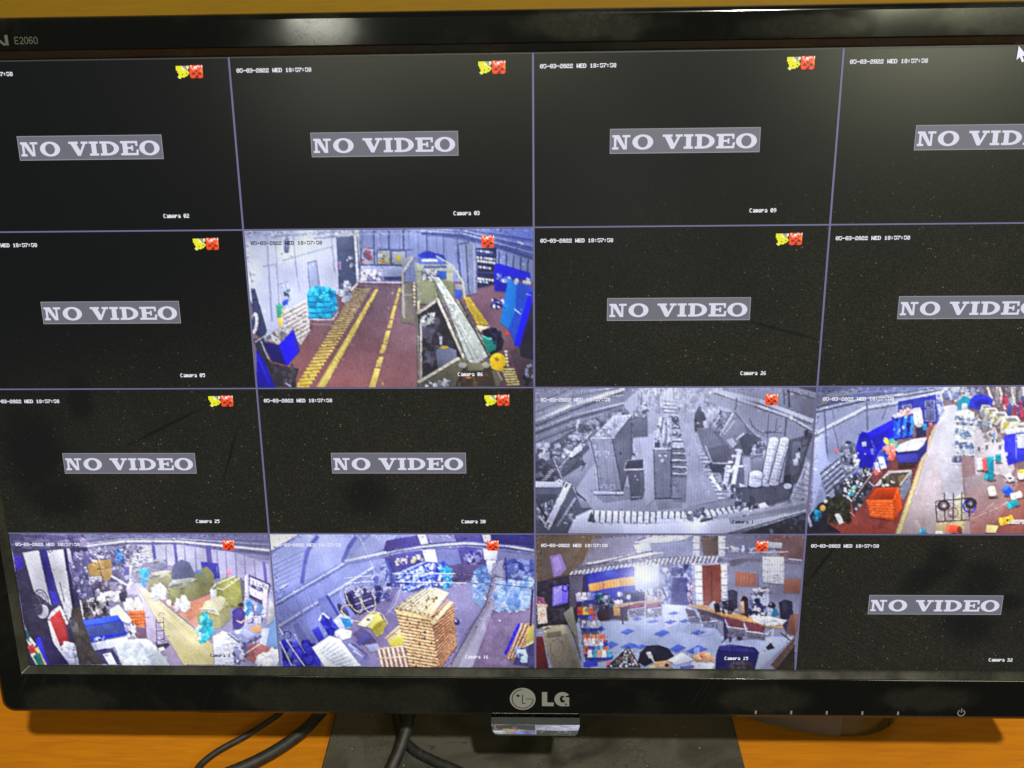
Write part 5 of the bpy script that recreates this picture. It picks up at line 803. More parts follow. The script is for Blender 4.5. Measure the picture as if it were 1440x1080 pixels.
    c.P('1c1a30', 562, 690, 575, 640, 610, 608, 670, 603, 720, 620, 750, 660, 720, 680, 650, 690, 600, 712); c.P('282640', 600, 625, 660, 610, 710, 630, 660, 650, 610, 660, al=.6); c.P('c4c4d8', 602, 640, 628, 636, 642, 668, 620, 672); c.L('d0d0e0', 8, 630, 665, 654, 702); c.P('c8a078', 650, 690, 720, 680, 740, 718, 640, 720); c.E('2c2438', 710, 706, 12, 9); c.E('e8e0a0', 636, 714, 16, 6)
    c.P('d8dcf0', 715, 680, 790, 640, 850, 680, 760, 705); c.P('e4e8fa', 840, 690, 900, 670, 955, 700, 940, 726, 830, 726); c.P('c89878', 830, 655, 900, 635, 955, 660, 950, 690, 860, 690); c.clut(16, (850, 640, 920, 640, 930, 675, 860, 680), 10, 24, ('e8b890', 'd87c58', 'c85848', 'f0d8c0')); c.P('6060b8', 780, 712, 850, 706, 850, 722, 780, 724); c.P('b8c4e8', 848, 618, 876, 615, 880, 655, 852, 660, al=.6)
    c.P('1c1a5c', 962, 650, 978, 608, 1040, 600, 1160, 616, 1182, 640, 1160, 728, 956, 728); c.P('30308c', 985, 612, 1150, 622, 1165, 640, 985, 632); c.L('5c60c0', 5, 985, 612, 1070, 606); c.L('14123c', 4, 1040, 604, 1045, 640); c.L('14123c', 4, 1130, 616, 1136, 650); c.E('3c3440', 1090, 712, 62, 28, 0); c.clut(30, (1040, 695, 1140, 690, 1140, 725, 1040, 725), 8, 24, ('4c4450', '2c2634', '5c5460'), al=.7)
    # meeting table right
    c.P('d0a470', 815, 402, 890, 395, 1010, 430, 1150, 460, 1325, 500, 1320, 518, 1220, 512, 1000, 450); c.P('4c3c50', 860, 418, 1000, 452, 1210, 512, 1210, 530, 1000, 480, 880, 440); c.P('a8784c', 870, 412, 1000, 448, 1220, 508, 1220, 516, 1000, 458)
    c.P('2c2840', 990, 380, 1058, 368, 1062, 425, 996, 430); c.P('3a3650', 1022, 325, 1050, 320, 1072, 330, 1070, 430, 1052, 420, 1050, 370, 1025, 372); c.P('b4bcd8', 1144, 350, 1230, 335, 1235, 400, 1145, 410); c.clut(30, (1150, 310, 1235, 310, 1230, 350, 1150, 345), 10, 30, ('d8d8f0', '6c6c8c', '484860', 'a8a8c8'), asp=(.3, .6)); c.P('d0ccd8', 1155, 315, 1235, 318, 1230, 330, 1155, 328)
    c.P('2c2030', 1088, 370, 1105, 355, 1125, 365, 1130, 420, 1128, 465, 1110, 455, 1082, 440); c.P('c8a890', 1085, 380, 1104, 380, 1108, 440, 1082, 440); c.E('241a24', 1106, 366, 14, 13)
    c.P('2474a0', 1225, 420, 1270, 415, 1284, 450, 1240, 462); c.E('2a2438', 1246, 402, 20, 18); c.clut(46, (1130, 380, 1240, 380, 1240, 450, 1130, 450), 8, 28, ('303068', 'c8ccec', '5c6098', '1c1c38', '8c94c8', 'ececfa'), al=.85); c.P('22203c', 1282, 385, 1310, 370, 1350, 380, 1356, 440, 1345, 475, 1290, 470); c.P('34304c', 1300, 380, 1320, 375, 1325, 430, 1305, 435)
    c.P('ececfa', 1140, 455, 1230, 455, 1328, 480, 1300, 500, 1220, 505, 1150, 480); c.clut(20, (1150, 455, 1310, 475, 1290, 500, 1160, 480), 14, 40, ('ffffff', 'd4d8ec', 'c4c8e0'), asp=(.2, .5)); c.clut(30, (930, 395, 1010, 400, 1100, 440, 1000, 435), 8, 30, ('302c48', 'd8d4e4', '6c6880', '1c1828'), al=.85); c.P('3a3858', 1300, 500, 1360, 440, 1366, 550, 1320, 540); c.P('8a5440', 1340, 450, 1395, 440, 1370, 560, 1320, 540, al=.7)
    def chair(x, y, k):
        c.P('703848', x-44*k, y-30*k, x+20*k, y-16*k, x+42*k, y+22*k, x-26*k, y+12*k); c.P('6c6880', x-38*k, y+12*k, x+44*k, y+22*k, x+44*k, y+54*k, x-30*k, y+40*k); c.L('d0d4e4', 5*k, x-46*k, y-20*k, x-36*k, y+14*k, x+52*k, y+26*k, x+70*k, y+8*k)
    chair(1060, 494, 1.15); chair(1160, 516, 1.2)
    for x, y in ((838, 450), (910, 475)): c.P('5c4c64', x-34, y-34, x+14, y-24, x+34, y+16, x-18, y+10); c.P('6c7090', x-20, y+10, x+56, y+4, x+58, y+40, x-10, y+36, al=.9); c.L('c4c8e0', 5, x-38, y-34, x-20, y+12, x+60, y+4); c.L('a8acc8', 5, x+50, y+10, x+40, y+70, x-40, y+84, x-10, y+40, al=.9)
    c.P('34305c', 998, 478, 1006, 470, 1030, 560, 1002, 580); c.L('b8bcd0', 7, 1255, 520, 1236, 610); c.P('201c30', 1215, 615, 1240, 590, 1262, 620, 1225, 630); c.L('2c283c', 5, 990, 590, 1030, 560); c.clut(14, (1020, 540, 1120, 550, 1100, 580, 1030, 580), 8, 24, ('2c2840', '5c5878', '84809c'), al=.7); c.L('3c3850', 7, 1290, 540, 1340, 580); c.P('5c4038', 1240, 705, 1365, 560, 1361, 600, 1265, 726, al=.9); c.P('2c2420', 1265, 728, 1365, 600, 1361, 728)
    c.glow('b8c4ff', 640, 300, 260, 170, .28); c.glow('f0f4ff', 610, 255, 110, 90, .8); c.glow('f4f6ff', 1253, 215, 50, 60, .5); c.glow('e8ecff', 620, 470, 200, 60, .3); c.glow('d8e0ff', 720, 400, 160, 60, .3); c.glow('d8dcff', 700, 60, 140, 40, .4)
    return c.done(moire=3, tone=6, ang=0., veil=.03, tint='9098f0', gain=.98)
# ------------------------------------------------------------------ desk and wall behind
def wood(name, c1, c2, c3, ax=0, bump=.05, rough=.42):
    M = Mat(name); sc = (5., 60., 60.) if ax == 0 else (60., 5., 60.)
    c = M.coord(sc, (0, 0, .35)); g = M.noise(c, 1., 4., .6, 1.6); g2 = M.noise(M.coord((40., 420., 420.), (0, 0, .35)), 1., 3., .6, .4); big = M.noise(M.coord(), 9., 2.)
    f = M.ramp(g, (.32, 0.), (.68, 1.)); col = M.mix(f, c1, c2); col = M.mix(M.ramp(g2, (.42, 0.), (.72, .75)), col, c3); col = M.mix(M.ramp(big, (.35, 0.), (.75, .4)), col, c3)
    wear = speck(M, M.coord(), 260., .965); col = M.mix(M.math('MULTIPLY', wear, .5), col, (.16, .09, .03))
    M.p(Base_Color=col, Roughness=M.ramp(g2, (.3, rough-.06), (.8, rough+.14)), Specular_IOR_Level=.35); M.bump(g2, bump, .0004); return M.m
M_desk = wood('desk_wood', (.46, .168, .005), (.52, .195, .007), (.36, .116, .004))
M_wall = wood('wall_wood', (.28, .165, .011), (.305, .18, .013), (.235, .135, .009), bump=.02)
def slab(name, x0, x1, y0, y1, z0, z1, mat):
    V = [(x, y, z) for z in (z0, z1) for x, y in ((x0, y0), (x1, y0), (x1, y1), (x0, y1))]
    F = [(3, 2, 1, 0), (4, 5, 6, 7), (0, 1, 5, 4), (1, 2, 6, 5), (2, 3, 7, 6), (3, 0, 4, 7)]
    return mesh_obj(name, V, F, mat)
o = slab('desk_surface', -.75, .75, -.118, .42, -.025, 0., M_desk); tag(o, kind='structure')
o = slab('wall_panel', -1.1, 1.1, .424, .45, -.5, 1.2, M_wall); tag(o, kind='structure')
# ------------------------------------------------------------------ the monitor
mon = empty('monitor', (0, 0, 0))
tag(mon, 'black glossy computer monitor on a desk, its screen split into sixteen camera views', 'monitor')
OUT_U, OUT_T, OUT_B = 235.3, 138.7, -146.2
spots = [((.05, .0, .0), (.01, .01, .01))]
def W(u, v, w): return S(u, v, w)
M_bez = glossy_black('bezel_gloss', amount=.20, spots=[
    (W(-95, -138, 3), (.034, .02, .008)), (W(-205, -140, 3), (.02, .02, .007)), (W(165, -136, 3), (.02, .02, .005)), (W(-52, -139, 3), (.018, .02, .007)), (W(98, -137, 3), (.018, .02, .006)),
    (W(170, 133, 3), (.03, .02, .006)), (W(95, 131, 3), (.02, .02, .004)), (W(20, 133, 3), (.025, .02, .005)), (W(-75, 132, 3), (.012, .02, .006))])
def lp(du, dvt, dvb, w, rad):
    return [S(u, v, w) for u, v in rrect(-du, du, dvb, dvt, rad)]
loft('bezel', [lp(223.9, 127.0, -127.0, 3.0, .8), lp(224.2, 127.3, -127.3, 3.25, .9), lp(OUT_U-2.6, OUT_T-2.6, OUT_B+2.4, 3.50, 4.2), lp(OUT_U-1.1, OUT_T-1.1, OUT_B+1.0, 3.05, 5.2),
               lp(OUT_U-.25, OUT_T-.25, OUT_B+.2, 1.9, 5.8), lp(OUT_U, OUT_T, OUT_B, .2, 6), lp(OUT_U-.4, OUT_T-.4, OUT_B+.4, -15, 6)], M_bez, mon)
bz = bpy.data.objects['bezel'].data; nb = len(rrect(0, 1, 0, 1, .1))
for i_ in range(nb, 2*nb): bz.polygons[i_].use_smooth = False      # the front of the frame is flat
M = Mat('surround_satin'); c = M.coord(); f1 = M.ramp(M.noise(c, 55., 4., .6), (.35, 0.), (.7, 1.)); f2 = M.noise(c, 1800., 2.)
col = M.mix(f1, (.018, .018, .015), (.046, .047, .037)); col = M.mix(M.ramp(f2, (.55, 0.), (.8, .5)), col, (.075, .076, .06)); col = M.mix(M.math('MULTIPLY', speck(M, c, 1500., .95), .7), col, (.2, .2, .16))
M.p(Base_Color=col, Roughness=M.ramp(f1, (0., .18), (1., .34)), Specular_IOR_Level=.5); M_ch = M.m
loft('screen_surround', [lp(221.2, 124.3, -124.3, -.8, .15), lp(221.45, 124.55, -124.55, .25, .2), lp(221.8, 124.9, -124.9, .75, .3), lp(223.75, 126.85, -126.85, 3.0, .7)], M_ch, mon, smooth=False)
M_shell = plain('shell_plastic', (.012, .012, .013), .5, nz=.3)
loft('back_shell', [lp(OUT_U-.6, OUT_T-.6, OUT_B+.6, -14.9, 6), lp(OUT_U-5, OUT_T-5, OUT_B+5, -22, 8), lp(OUT_U-45, OUT_T-40, OUT_B+40, -38, 20), lp(OUT_U-60, OUT_T-60, OUT_B+60, -44, 20)], M_shell, mon, cap1=True)

# screen: dark matt panel with dust and wiped patches
M = Mat('display_panel'); c = M.coord()
fine = speck(M, c, 1700., .80, .2); coarse = speck(M, c, 1000., .955)
film = M.ramp(M.noise(c, 26., 5., .6, .6), (.25, .55), (.8, 1.))
fade = M.n('MapRange', interpolation_type='SMOOTHSTEP'); sx = M.n('SeparateXYZ'); M.set(sx.inputs[0], c)
h = M.math('ADD', sx.outputs['Z'], M.math('MULTIPLY', sx.outputs['X'], -.22))
M.set(fade.inputs['Value'], h); fade.inputs['From Min'].default_value = .275; fade.inputs['From Max'].default_value = .185
wiped = M.patch(c, [(S(-69, -46), (.0105, .05, .0090)), (S(-205, -28), (.014, .05, .018)), (S(-198, -46), (.014, .05, .009)), (S(-183, -4), (.005, .05, .008)),
                    (S(161, -81), (.015, .05, .0052), 40), (S(167, -75), (.007, .05, .008)), (S(184, -84), (.010, .05, .009)), (S(181, -103), (.011, .05, .009)), (S(196, -92), (.006, .05, .004)),
                    (S(119, -74), (.014, .05, .0007), 57), (S(97, 22), (.014, .05, .0006), -15), (S(-150, -16), (.018, .05, .0007), 25), (S(-124, -28), (.012, .05, .0006), 70)], .55)
veil = M.ramp(M.noise(c, 1500., 2.), (.45, 0.), (.75, 1.))
dust = M.math('MULTIPLY', M.math('MULTIPLY', fade, film), M.math('SUBTRACT', 1., M.math('MULTIPLY', wiped, .72)))
scr = scratches(M, 34., (.9, -.5), .5)
col = M.mix(M.math('MULTIPLY', dust, .20), (.0030, .0042, .0046), (.060, .058, .042))
col = M.mix(M.math('MULTIPLY', dust, M.math('MULTIPLY', veil, .16)), col, (.16, .155, .12))
col = M.mix(M.math('MULTIPLY', dust, M.math('MULTIPLY', fine, .55)), col, (.15, .145, .11))
col = M.mix(M.math('MULTIPLY', dust, coarse), col, (.34, .33, .25))
col = M.mix(M.math('MULTIPLY', M.math('MULTIPLY', scr, dust), .14), col, (.10, .098, .07))
M.p(Base_Color=col, Roughness=M.ramp(M.noise(c, 60., 4.), (.3, .255), (.7, .265)), Specular_IOR_Level=.36, Emission_Color=(.78, .70, 1.0), Emission_Strength=.0045)
M_panel = M.m
def quad(name, u0, u1, v0, v1, w, mat, parent):
    return mesh_obj(name, [S(u0, v0, w), S(u1, v0, w), S(u1, v1, w), S(u0, v1, w)], [(0, 1, 2, 3)], mat, parent)
scr_o = quad('screen', -221.3, 221.3, -124.4, 124.4, 0., M_panel, mon)
tag(scr_o, 'dusty dark screen with a four by four grid of camera views')

# ---- the six live pictures
M = Mat('live_picture'); at = M.n('Attribute', attribute_name='picture')
M.p(Base_Color=(.006, .006, .006), Roughness=.42, Specular_IOR_Level=.4, Emission_Color=at.outputs['Color'], Emission_Strength=1.0); M_live = M.m; M_live.cycles.emission_sampling = 'NONE'
TW, TH = 110.7, 62.25
def tile_origin(col, row): return -221.4+col*TW, 124.5-row*TH
def picture(name, col, row, img, label):
    img = np.where(img > .04045, ((img+.055)/1.055)**2.4, img/12.92)
    H, Wd = img.shape[:2]; u0, v0 = tile_origin(col, row)
    uu = u0+.35+np.arange(Wd+1)/Wd*(TW-.7); vv = v0-.35-np.arange(H+1)/H*(TH-.7)
    U, V = np.meshgrid(np.clip(uu, -221.2, 221.2), np.clip(vv, -124.3, 124.3))
    w = .12
    co = np.stack([U/1000., V/1000.*ST-w/1000.*CT, ZC+V/1000.*CT+w/1000.*ST], -1).reshape(-1, 3)
    idx = np.arange((H+1)*(Wd+1)).reshape(H+1, Wd+1)
    q = np.stack([idx[1:, :-1], idx[1:, 1:], idx[:-1, 1:], idx[:-1, :-1]], -1).reshape(-1, 4)
    me = bpy.data.meshes.new(name); me.vertices.add(len(co)); me.vertices.foreach_set('co', co.ravel())
    me.loops.add(q.size); me.loops.foreach_set('vertex_index', q.ravel().astype(np.int32))
    me.polygons.add(len(q)); me.polygons.foreach_set('loop_start', np.arange(0, q.size, 4, dtype=np.int32))
    me.update(calc_edges=True); me.materials.append(M_live)
    p = np.pad(img, ((0, 1), (0, 1), (0, 0)), 'edge'); p2 = np.pad(img, ((1, 0), (1, 0), (0, 0)), 'edge'); vc = (p+p2)/2
    ca = me.attributes.new('picture', 'FLOAT_COLOR', 'POINT')
    ca.data.foreach_set('color', np.concatenate([vc, np.ones((H+1, Wd+1, 1))], -1).astype(np.float32).ravel())
    o = bpy.data.objects.new(name, me); COL.objects.link(o); o.parent = scr_o; o['label'] = label
    return o
LIVE = {(1, 1): (tile_hall, 'live view of a brown hall floor with yellow lines and a conveyor'),
        (2, 2): (tile_night, 'grey lavender live view over cabinets, rolls and a roller bench'),
        (3, 2): (tile_spools, 'live view with an orange crate, blue covers and spools on the floor'),
        (0, 3): (tile_mill, 'live view of a hall with olive machines and a blue trolley'),
        (1, 3): (tile_store, 'bluish live view of a store with a tall stack of pallets'),
        (2, 3): (tile_office, 'live view of an office with blue and white floor tiles')}
for (cc, rr), (fn, lab) in LIVE.items(): picture('video_view', cc, rr, fn(), lab)

# ---- grid lines between the views
M_line = glow('grid_line_glow', (104, 103, 142))
for i in (1, 2, 3):
    quad('grid_line', -221.4+i*TW-.36, -221.4+i*TW+.36, -124.3, 124.0, .16, M_line, scr_o)
    quad('grid_line', -221.2, 221.2, 124.5-i*TH-.28, 124.5-i*TH+.28, .20, M_line, scr_o)
M_edge = glow('screen_edge_glow', (56, 55, 58)); quad('screen_edge_line', -221.2, 221.2, 123.75, 124.2, .10, M_edge, scr_o)

# ---- NO VIDEO captions (one mesh, ten copies)
M_box = glow('caption_box', (104, 104, 116)); M_let = glow('caption_letter', (214, 214, 232)); M_rim = glow('caption_rim', (150, 150, 160))
def caption_mesh():
    V = []; F = []; fm = []
    k = 54.8/1245.
    def P(pts, m, w):
        b = len(V); V.extend(S((x-622.5)*k, (100-y)*k*1.0, w) for x, y in pts); F.append(tuple(range(b+len(pts)-1, b-1, -1))); fm.append(m)
    def R(x0, y0, x1, y1, m=1, w=.26): P([(x0, y0), (x1, y0), (x1, y1), (x0, y1)], m, w)
    def ring(cx, cy, rx, ry, ix, iy, n=28, a0=0., a1=2*math.pi):
        for i in range(n):
            a, b = a0+(a1-a0)*i/n, a0+(a1-a0)*(i+1)/n
            P([(cx+rx*math.cos(a), cy+ry*math.sin(a)), (cx+rx*math.cos(b), cy+ry*math.sin(b)), (cx+ix*math.cos(b), cy+iy*math.sin(b)), (cx+ix*math.cos(a), cy+iy*math.sin(a))], 1, .26)
    R(0, 0, 1245, 200, 0, .18); R(0, 0, 1245, 5, 2, .21); R(0, 194, 1245, 200, 2, .21); R(0, 0, 5, 200, 2, .22); R(1240, 0, 1245, 200, 2, .22)
    T, B, s = 50, 166, 18
    # N
    R(20, T, 62, T+s); R(34, T+s, 54, B-s); R(20, B-s, 72, B); P([(34, T), (78, T), (140, B), (112, B)], 1, .27); R(104, T, 170, T+s); R(124, T+s, 142, B, 1, .28)
    # O
    ring(274, 108, 87, 61, 42, 44)
    # V
    R(438, T, 520, T+s); R(545, T, 604, T+s); P([(456, T+s), (506, T+s), (538, B-34), (528, B), (508, B)], 1, .27); P([(562, T+s), (584, T+s), (534, B), (514, B)], 1, .28)
    # I
    R(614, T, 692, T+s); R(633, T+s, 675, B-s); R(614, B-s, 692, B)
    # D
    R(706, T, 772, T+s); R(724, T+s, 764, B-s); R(706, B-s, 772, B); ring(772, 108, 98, 58, 54, 40, 18, -math.pi/2, math.pi/2); 
    # E
    R(884, T, 1032, T+s); R(902, T+s, 944, B-s); R(884, B-s, 1034, B); R(1014, T+s, 1032, T+40); P([(1016, B-s), (1020, B-46), (1040, B-46), (1034, B-s)], 1, .26); R(944, 98, 984, 114); R(976, 86, 992, 128, 1, .28)
    # O
    ring(1132, 108, 87, 61, 42, 44)
    me = bpy.data.meshes.new('no_video_caption'); o0 = S(0, 0, 0)
    me.from_pydata([(a-o0[0], b-o0[1], c_-o0[2]) for a, b, c_ in V], [], F)
    for m in (M_box, M_let, M_rim): me.materials.append(m)
    me.polygons.foreach_set('material_index', fm); me.update(); return me
def place(name, me, u, v, w=0.):
    o = bpy.data.objects.new(name, me); COL.objects.link(o); o.parent = scr_o; o.location = S(u, v, w); return o
cap_me = caption_mesh()
DARK = [(cc, rr) for rr in range(4) for cc in range(4) if (cc, rr) not in LIVE]
for cc, rr in DARK:
    u0, v0 = tile_origin(cc, rr); place('no_video_caption', cap_me, u0+TW/2+.2, v0-31.4)

# ---- on-screen time stamps, camera names and alarm icons in coarse display pixels
FONT = {'0': '01110 10001 10011 10101 11001 10001 01110', '1': '00100 01100 00100 00100 00100 00100 01110', '2': '01110 10001 00001 00110 01000 10000 11111', '3': '11110 00001 00001 01110 00001 00001 11110',
        '5': '11111 10000 11110 00001 00001 10001 01110', '6': '00110 01000 10000 11110 10001 10001 01110', '7': '11111 00001 00010 00100 01000 01000 01000', '8': '01110 10001 10001 01110 10001 10001 01110', '9': '01110 10001 10001 01111 00001 00010 01100',
        '4': '00010 00110 01010 10010 11111 00010 00010', '-': '00000 00000 00000 11111 00000 00000 00000', ':': '00000 01100 01100 00000 01100 01100 00000', ' ': '00000 00000 00000 00000 00000 00000 00000',
        'W': '10001 10001 10001 10101 10101 11011 10001', 'I': '01110 00100 00100 00100 00100 00100 01110', 'D': '11110 10001 10001 10001 10001 10001 11110', 'E': '11111 10000 10000 11110 10000 10000 11111',
        'C': '01110 10001 10000 10000 10000 10001 01110', 'a': '00000 00000 01110 00001 01111 10001 01111', 'm': '00000 00000 11010 10101 10101 10101 10101', 'e': '00000 00000 01110 10001 11111 10000 01110', 'r': '00000 00000 10110 11001 10000 10000 10000'}
def pixel_mesh(name, grid, pw, ph, mats, fat=.7, w=.24):
    """grid[row][col] = material index or -1; the panel shows every picture row it kept"""
    V = []; F = []; fm = []; o0 = S(0, 0, 0)
    for r, line in enumerate(grid):
        c_ = 0
        while c_ < len(line):
            k = line[c_]
            if k < 0: c_ += 1; continue
            e = c_
            while e < len(line) and line[e] == k: e += 1
            b = len(V); V += [S(c_*pw, -(r+1)*ph*1.0, w), S((e+fat)*pw, -(r+1)*ph, w), S((e+fat)*pw, -r*ph, w), S(c_*pw, -r*ph, w)]; F.append((b, b+1, b+2, b+3)); fm.append(k); c_ = e
    me = bpy.data.meshes.new(name); me.from_pydata([(a-o0[0], b-o0[1], d-o0[2]) for a, b, d in V], [], F)
    for m in mats: me.materials.append(m)
    me.polygons.foreach_set('material_index', fm); me.update(); return me
def text_grid(txt, rows):
    g = [[] for _ in rows]
    for ch in txt:
        bm = FONT[ch].split()
        for i, r in enumerate(rows): g[i] += [0 if x == '1' else -1 for x in bm[r]]+[-1]
    return g
M_txt = glow('stamp_white', (234, 234, 244)); M_txtd = glow('stamp_dark', (26, 26, 44))
KEEP = (0, 1, 3, 5, 6)
stamp = pixel_mesh('time_stamp', text_grid('05-03-2022 WED 18:57:58', KEEP), .2, .29, [M_txt])
stampd = pixel_mesh('time_stamp_dark', text_grid('05-03-2022 WED 18:57:58', KEEP), .2, .29, [M_txtd])
NAMES = {(0, 0): '02', (1, 0): '03', (2, 0): '09', (3, 0): '04', (0, 1): '05', (1, 1): '06', (2, 1): '26', (3, 1): '08', (0, 2): '25', (1, 2): '30', (2, 2): '1', (3, 2): '12', (0, 3): '3', (1, 3): '16', (2, 3): '15', (3, 3): '32'}
bell = ['.yyyyylggggll', '.yyyyyylgggll', '.yyyyylllgglg', '.yyyyyyllygg.', '..yyyyyyyyyy.', '..yyyyyyyyyyy', '...yyyyyyydyy', '...yyydyyyyy.', '...yyyyyyyy..', '..llyyyyy....', '...ll........']
cam_ic = ['rpprrrrrppprrw', 'rpprrwwwpppprw', 'rrppowwprrrroo', 'rrrpporprrrroo', 'rrrrorrdrrrooo', 'rrrrrrddrrrooo', 'rrrddrrrrdddoo', 'rrddddrrrddddr', 'rrrrrrrddrrrrr', 'rrrrrrdddrrrrr', '.rrrrddddrrrr.']
icm = {'y': 0, 'l': 1, 'd': 2, 'g': 3, 'r': 4, 'o': 5, 'p': 6, 'w': 7}
ic_mats = [glow('icon_yellow', (232, 232, 40)), glow('icon_pale_yellow', (250, 248, 150)), glow('icon_dark_red', (130, 24, 8)), glow('icon_grey', (150, 150, 168)), glow('icon_red', (244, 74, 36)), glow('icon_orange', (250, 128, 60)), glow('icon_pink', (250, 180, 170)), glow('icon_white', (252, 248, 248))]
bell_me = pixel_mesh('alarm_bell_icon', [[icm.get(x, -1) for x in r] for r in bell], .40, .40, ic_mats, fat=0)
rec_me = pixel_mesh('record_icon', [[icm.get(x, -1) for x in r] for r in cam_ic], .345, .41, ic_mats, fat=0)
def grp(name, me, u, v): return place(name, me, u, v)
for rr in range(4):
    for cc in range(4):
        u0, v0 = tile_origin(cc, rr); live = (cc, rr) in LIVE
        place('time_stamp', stampd if (cc, rr) == (1, 1) else stamp, u0+2.5, v0-4.3)
        if not live: place('alarm_bell_icon', bell_me, u0+TW-20.2, v0-3.1)
        place('record_icon', rec_me, u0+TW-(19.9 if live else 14.8), v0-2.9)
        nm = pixel_mesh('camera_name', text_grid('Camera '+NAMES[(cc, rr)], (0, 2, 3, 4, 6)), .185, .30, [M_txtd if (cc, rr) in ((0, 3), (2, 2)) else M_txt])
        place('camera_name', nm, u0+TW-30.2, v0-56.0)
# mouse pointer in the corner
M_wh = glow('pointer_white', (236, 236, 250)); M_pd = glow('pointer_shade', (120, 120, 150))
mesh_obj('mouse_pointer', [S(171.9, 124.0, .3), S(175.2, 120.7, .3), S(173.6, 120.6, .3), S(174.5, 118.8, .3), S(173.7, 118.5, .3), S(172.8, 120.2, .3), S(171.7, 119.3, .3)], [(0, 6, 5, 2, 1), (2, 5, 4, 3)], M_wh, scr_o)

# ---- marks on the bezel
KB = (319.1-3.6)/319.1
def B(u, v, w=3.58): return S(.6+(u-.6)*KB, 78.4+(v-78.4)*KB, w)
M_print = plain('silver_print', (.235, .24, .23), .4, .1); M_pdark = plain('dark_print', (.012, .012, .012), .4); M_grey = plain('grey_print', (.10, .10, .09), .45)
def flat(name, polys, mat, parent, w=3.58):
    V = []; F = []
    for p in polys:
        b = len(V); V += [B(x, y, w) for x, y in p]; F.append(tuple(range(b, b+len(p))))
    o = mesh_obj(name, V, F, mat, parent)
    bm = bmesh.new(); bm.from_mesh(o.data); bmesh.ops.recalc_face_normals(bm, faces=bm.faces)
    nrm = Vector((0, -CT, ST))
    for f in bm.faces:
        if f.normal.dot(nrm) < 0: f.normal_flip()
    bm.to_mesh(o.data); bm.free(); return o
def arc(cx, cy, r, a0, a1, wd, n=30):
    out = []
    for i in range(n):
        a, b = math.radians(a0+(a1-a0)*i/n), math.radians(a0+(a1-a0)*(i+1)/n)
        out.append([(cx+(r-wd/2)*math.cos(a), cy+(r-wd/2)*math.sin(a)), (cx+(r+wd/2)*math.cos(a), cy+(r+wd/2)*math.sin(a)), (cx+(r+wd/2)*math.cos(b), cy+(r+wd/2)*math.sin(b)), (cx+(r-wd/2)*math.cos(b), cy+(r-wd/2)*math.sin(b))])
    return out
def rc(x0, y0, x1, y1): return [(x0, y0), (x1, y0), (x1, y1), (x0, y1)]
LX, LY, LR = -5.6, -139.45, 5.6
emb = flat('emblem', [[(LX+LR*math.cos(2*math.pi*i/48), LY+LR*.97*math.sin(2*math.pi*i/48)) for i in range(48)]], M_print, mon)
tag(emb, 'round silver emblem with a one-eyed face')
flat('emblem_line', arc(LX, LY, 4.55, 92, 357, .36, 40)+[rc(LX+1.4, LY-.15, LX+4.7, LY+.15), rc(LX-.25, LY-2.2, LX+.12, LY+2.2), rc(LX-.25, LY-2.35, LX+1.2, LY-2.0)], M_pdark, emb, 3.64)
flat('emblem_eye', [[(LX-2.0+.66*math.cos(2*math.pi*i/20), LY+1.6+.66*math.sin(2*math.pi*i/20)) for i in range(20)]], M_pdark, emb, 3.64)
def garc():
    cx, cy, ro, ri = 11.7, -139.45, 3.5, 1.55
    out = []; n = 26
    for i in range(n):
        a, b = math.radians(38+(312-38)*i/n), math.radians(38+(312-38)*(i+1)/n)
        out.append([(cx+ri*math.cos(a)*.75, cy+ri*math.sin(a)*1.1), (cx+ro*math.cos(a), cy+ro*math.sin(a)), (cx+ro*math.cos(b), cy+ro*math.sin(b)), (cx+ri*math.cos(b)*.75, cy+ri*math.sin(b)*1.1)])
    return out+[rc(11.7, -139.9, 14.6, -138.5), rc(12.7, -142.9, 14.6, -139.7)]
lt = flat('emblem_lettering', [rc(2.8, -142.9, 5.05, -136.0), rc(5.0, -142.9, 7.9, -141.1)]+garc(), M_print, mon, 3.60)
tag(lt, 'silver capital letters LG on the lower frame')
for u in (95.3, 110.5, 125.7, 140.9, 156.1): flat('button_mark', [rc(u-.38, -146.0, u+.38, -144.3)], M_print, mon)
flat('power_mark', arc(182.9, -144.7, 1.45, 120, 420, .42, 22)+[rc(182.68, -144.6, 183.12, -142.6)], M_print, mon)
def stroke_text(paths, ox, oy, sx, sy, wd):
    out = []
    for p in paths:
        for (x0, y0), (x1, y1) in zip(p[:-1], p[1:]):
            a = (ox+x0*sx, oy+y0*sy); b = (ox+x1*sx, oy+y1*sy); d = math.hypot(b[0]-a[0], b[1]-a[1]); nx, ny = -(b[1]-a[1])/d*wd/2, (b[0]-a[0])/d*wd/2; ex, ey = (b[0]-a[0])/d*wd*.3, (b[1]-a[1])/d*wd*.3
            out.append([(a[0]+nx-ex, a[1]+ny-ey), (b[0]+nx+ex, b[1]+ny+ey), (b[0]-nx+ex, b[1]-ny+ey), (a[0]-nx-ex, a[1]-ny-ey)])
    return out
G = {'E': [[(1, 0), (0, 0), (0, 1), (1, 1)], [(0, .5), (.85, .5)]], '2': [[(0, .8), (.3, 1), (.75, 1), (1, .75), (.85, .5), (0, 0), (1, 0)]], '0': [[(.3, 0), (0, .25), (0, .75), (.3, 1), (.7, 1), (1, .75), (1, .25), (.7, 0), (.3, 0)]], '6': [[(.95, .85), (.7, 1), (.3, 1), (0, .7), (0, .25), (.3, 0), (.7, 0), (1, .25), (.75, .55), (.3, .55), (0, .35)]]}
pl = []
for i, ch in enumerate('E2060'): pl += stroke_text(G[ch], -188.9+i*1.76, 129.85, 1.25, 2.2, .30)
flat('model_number', pl, M_grey, mon, 3.60)
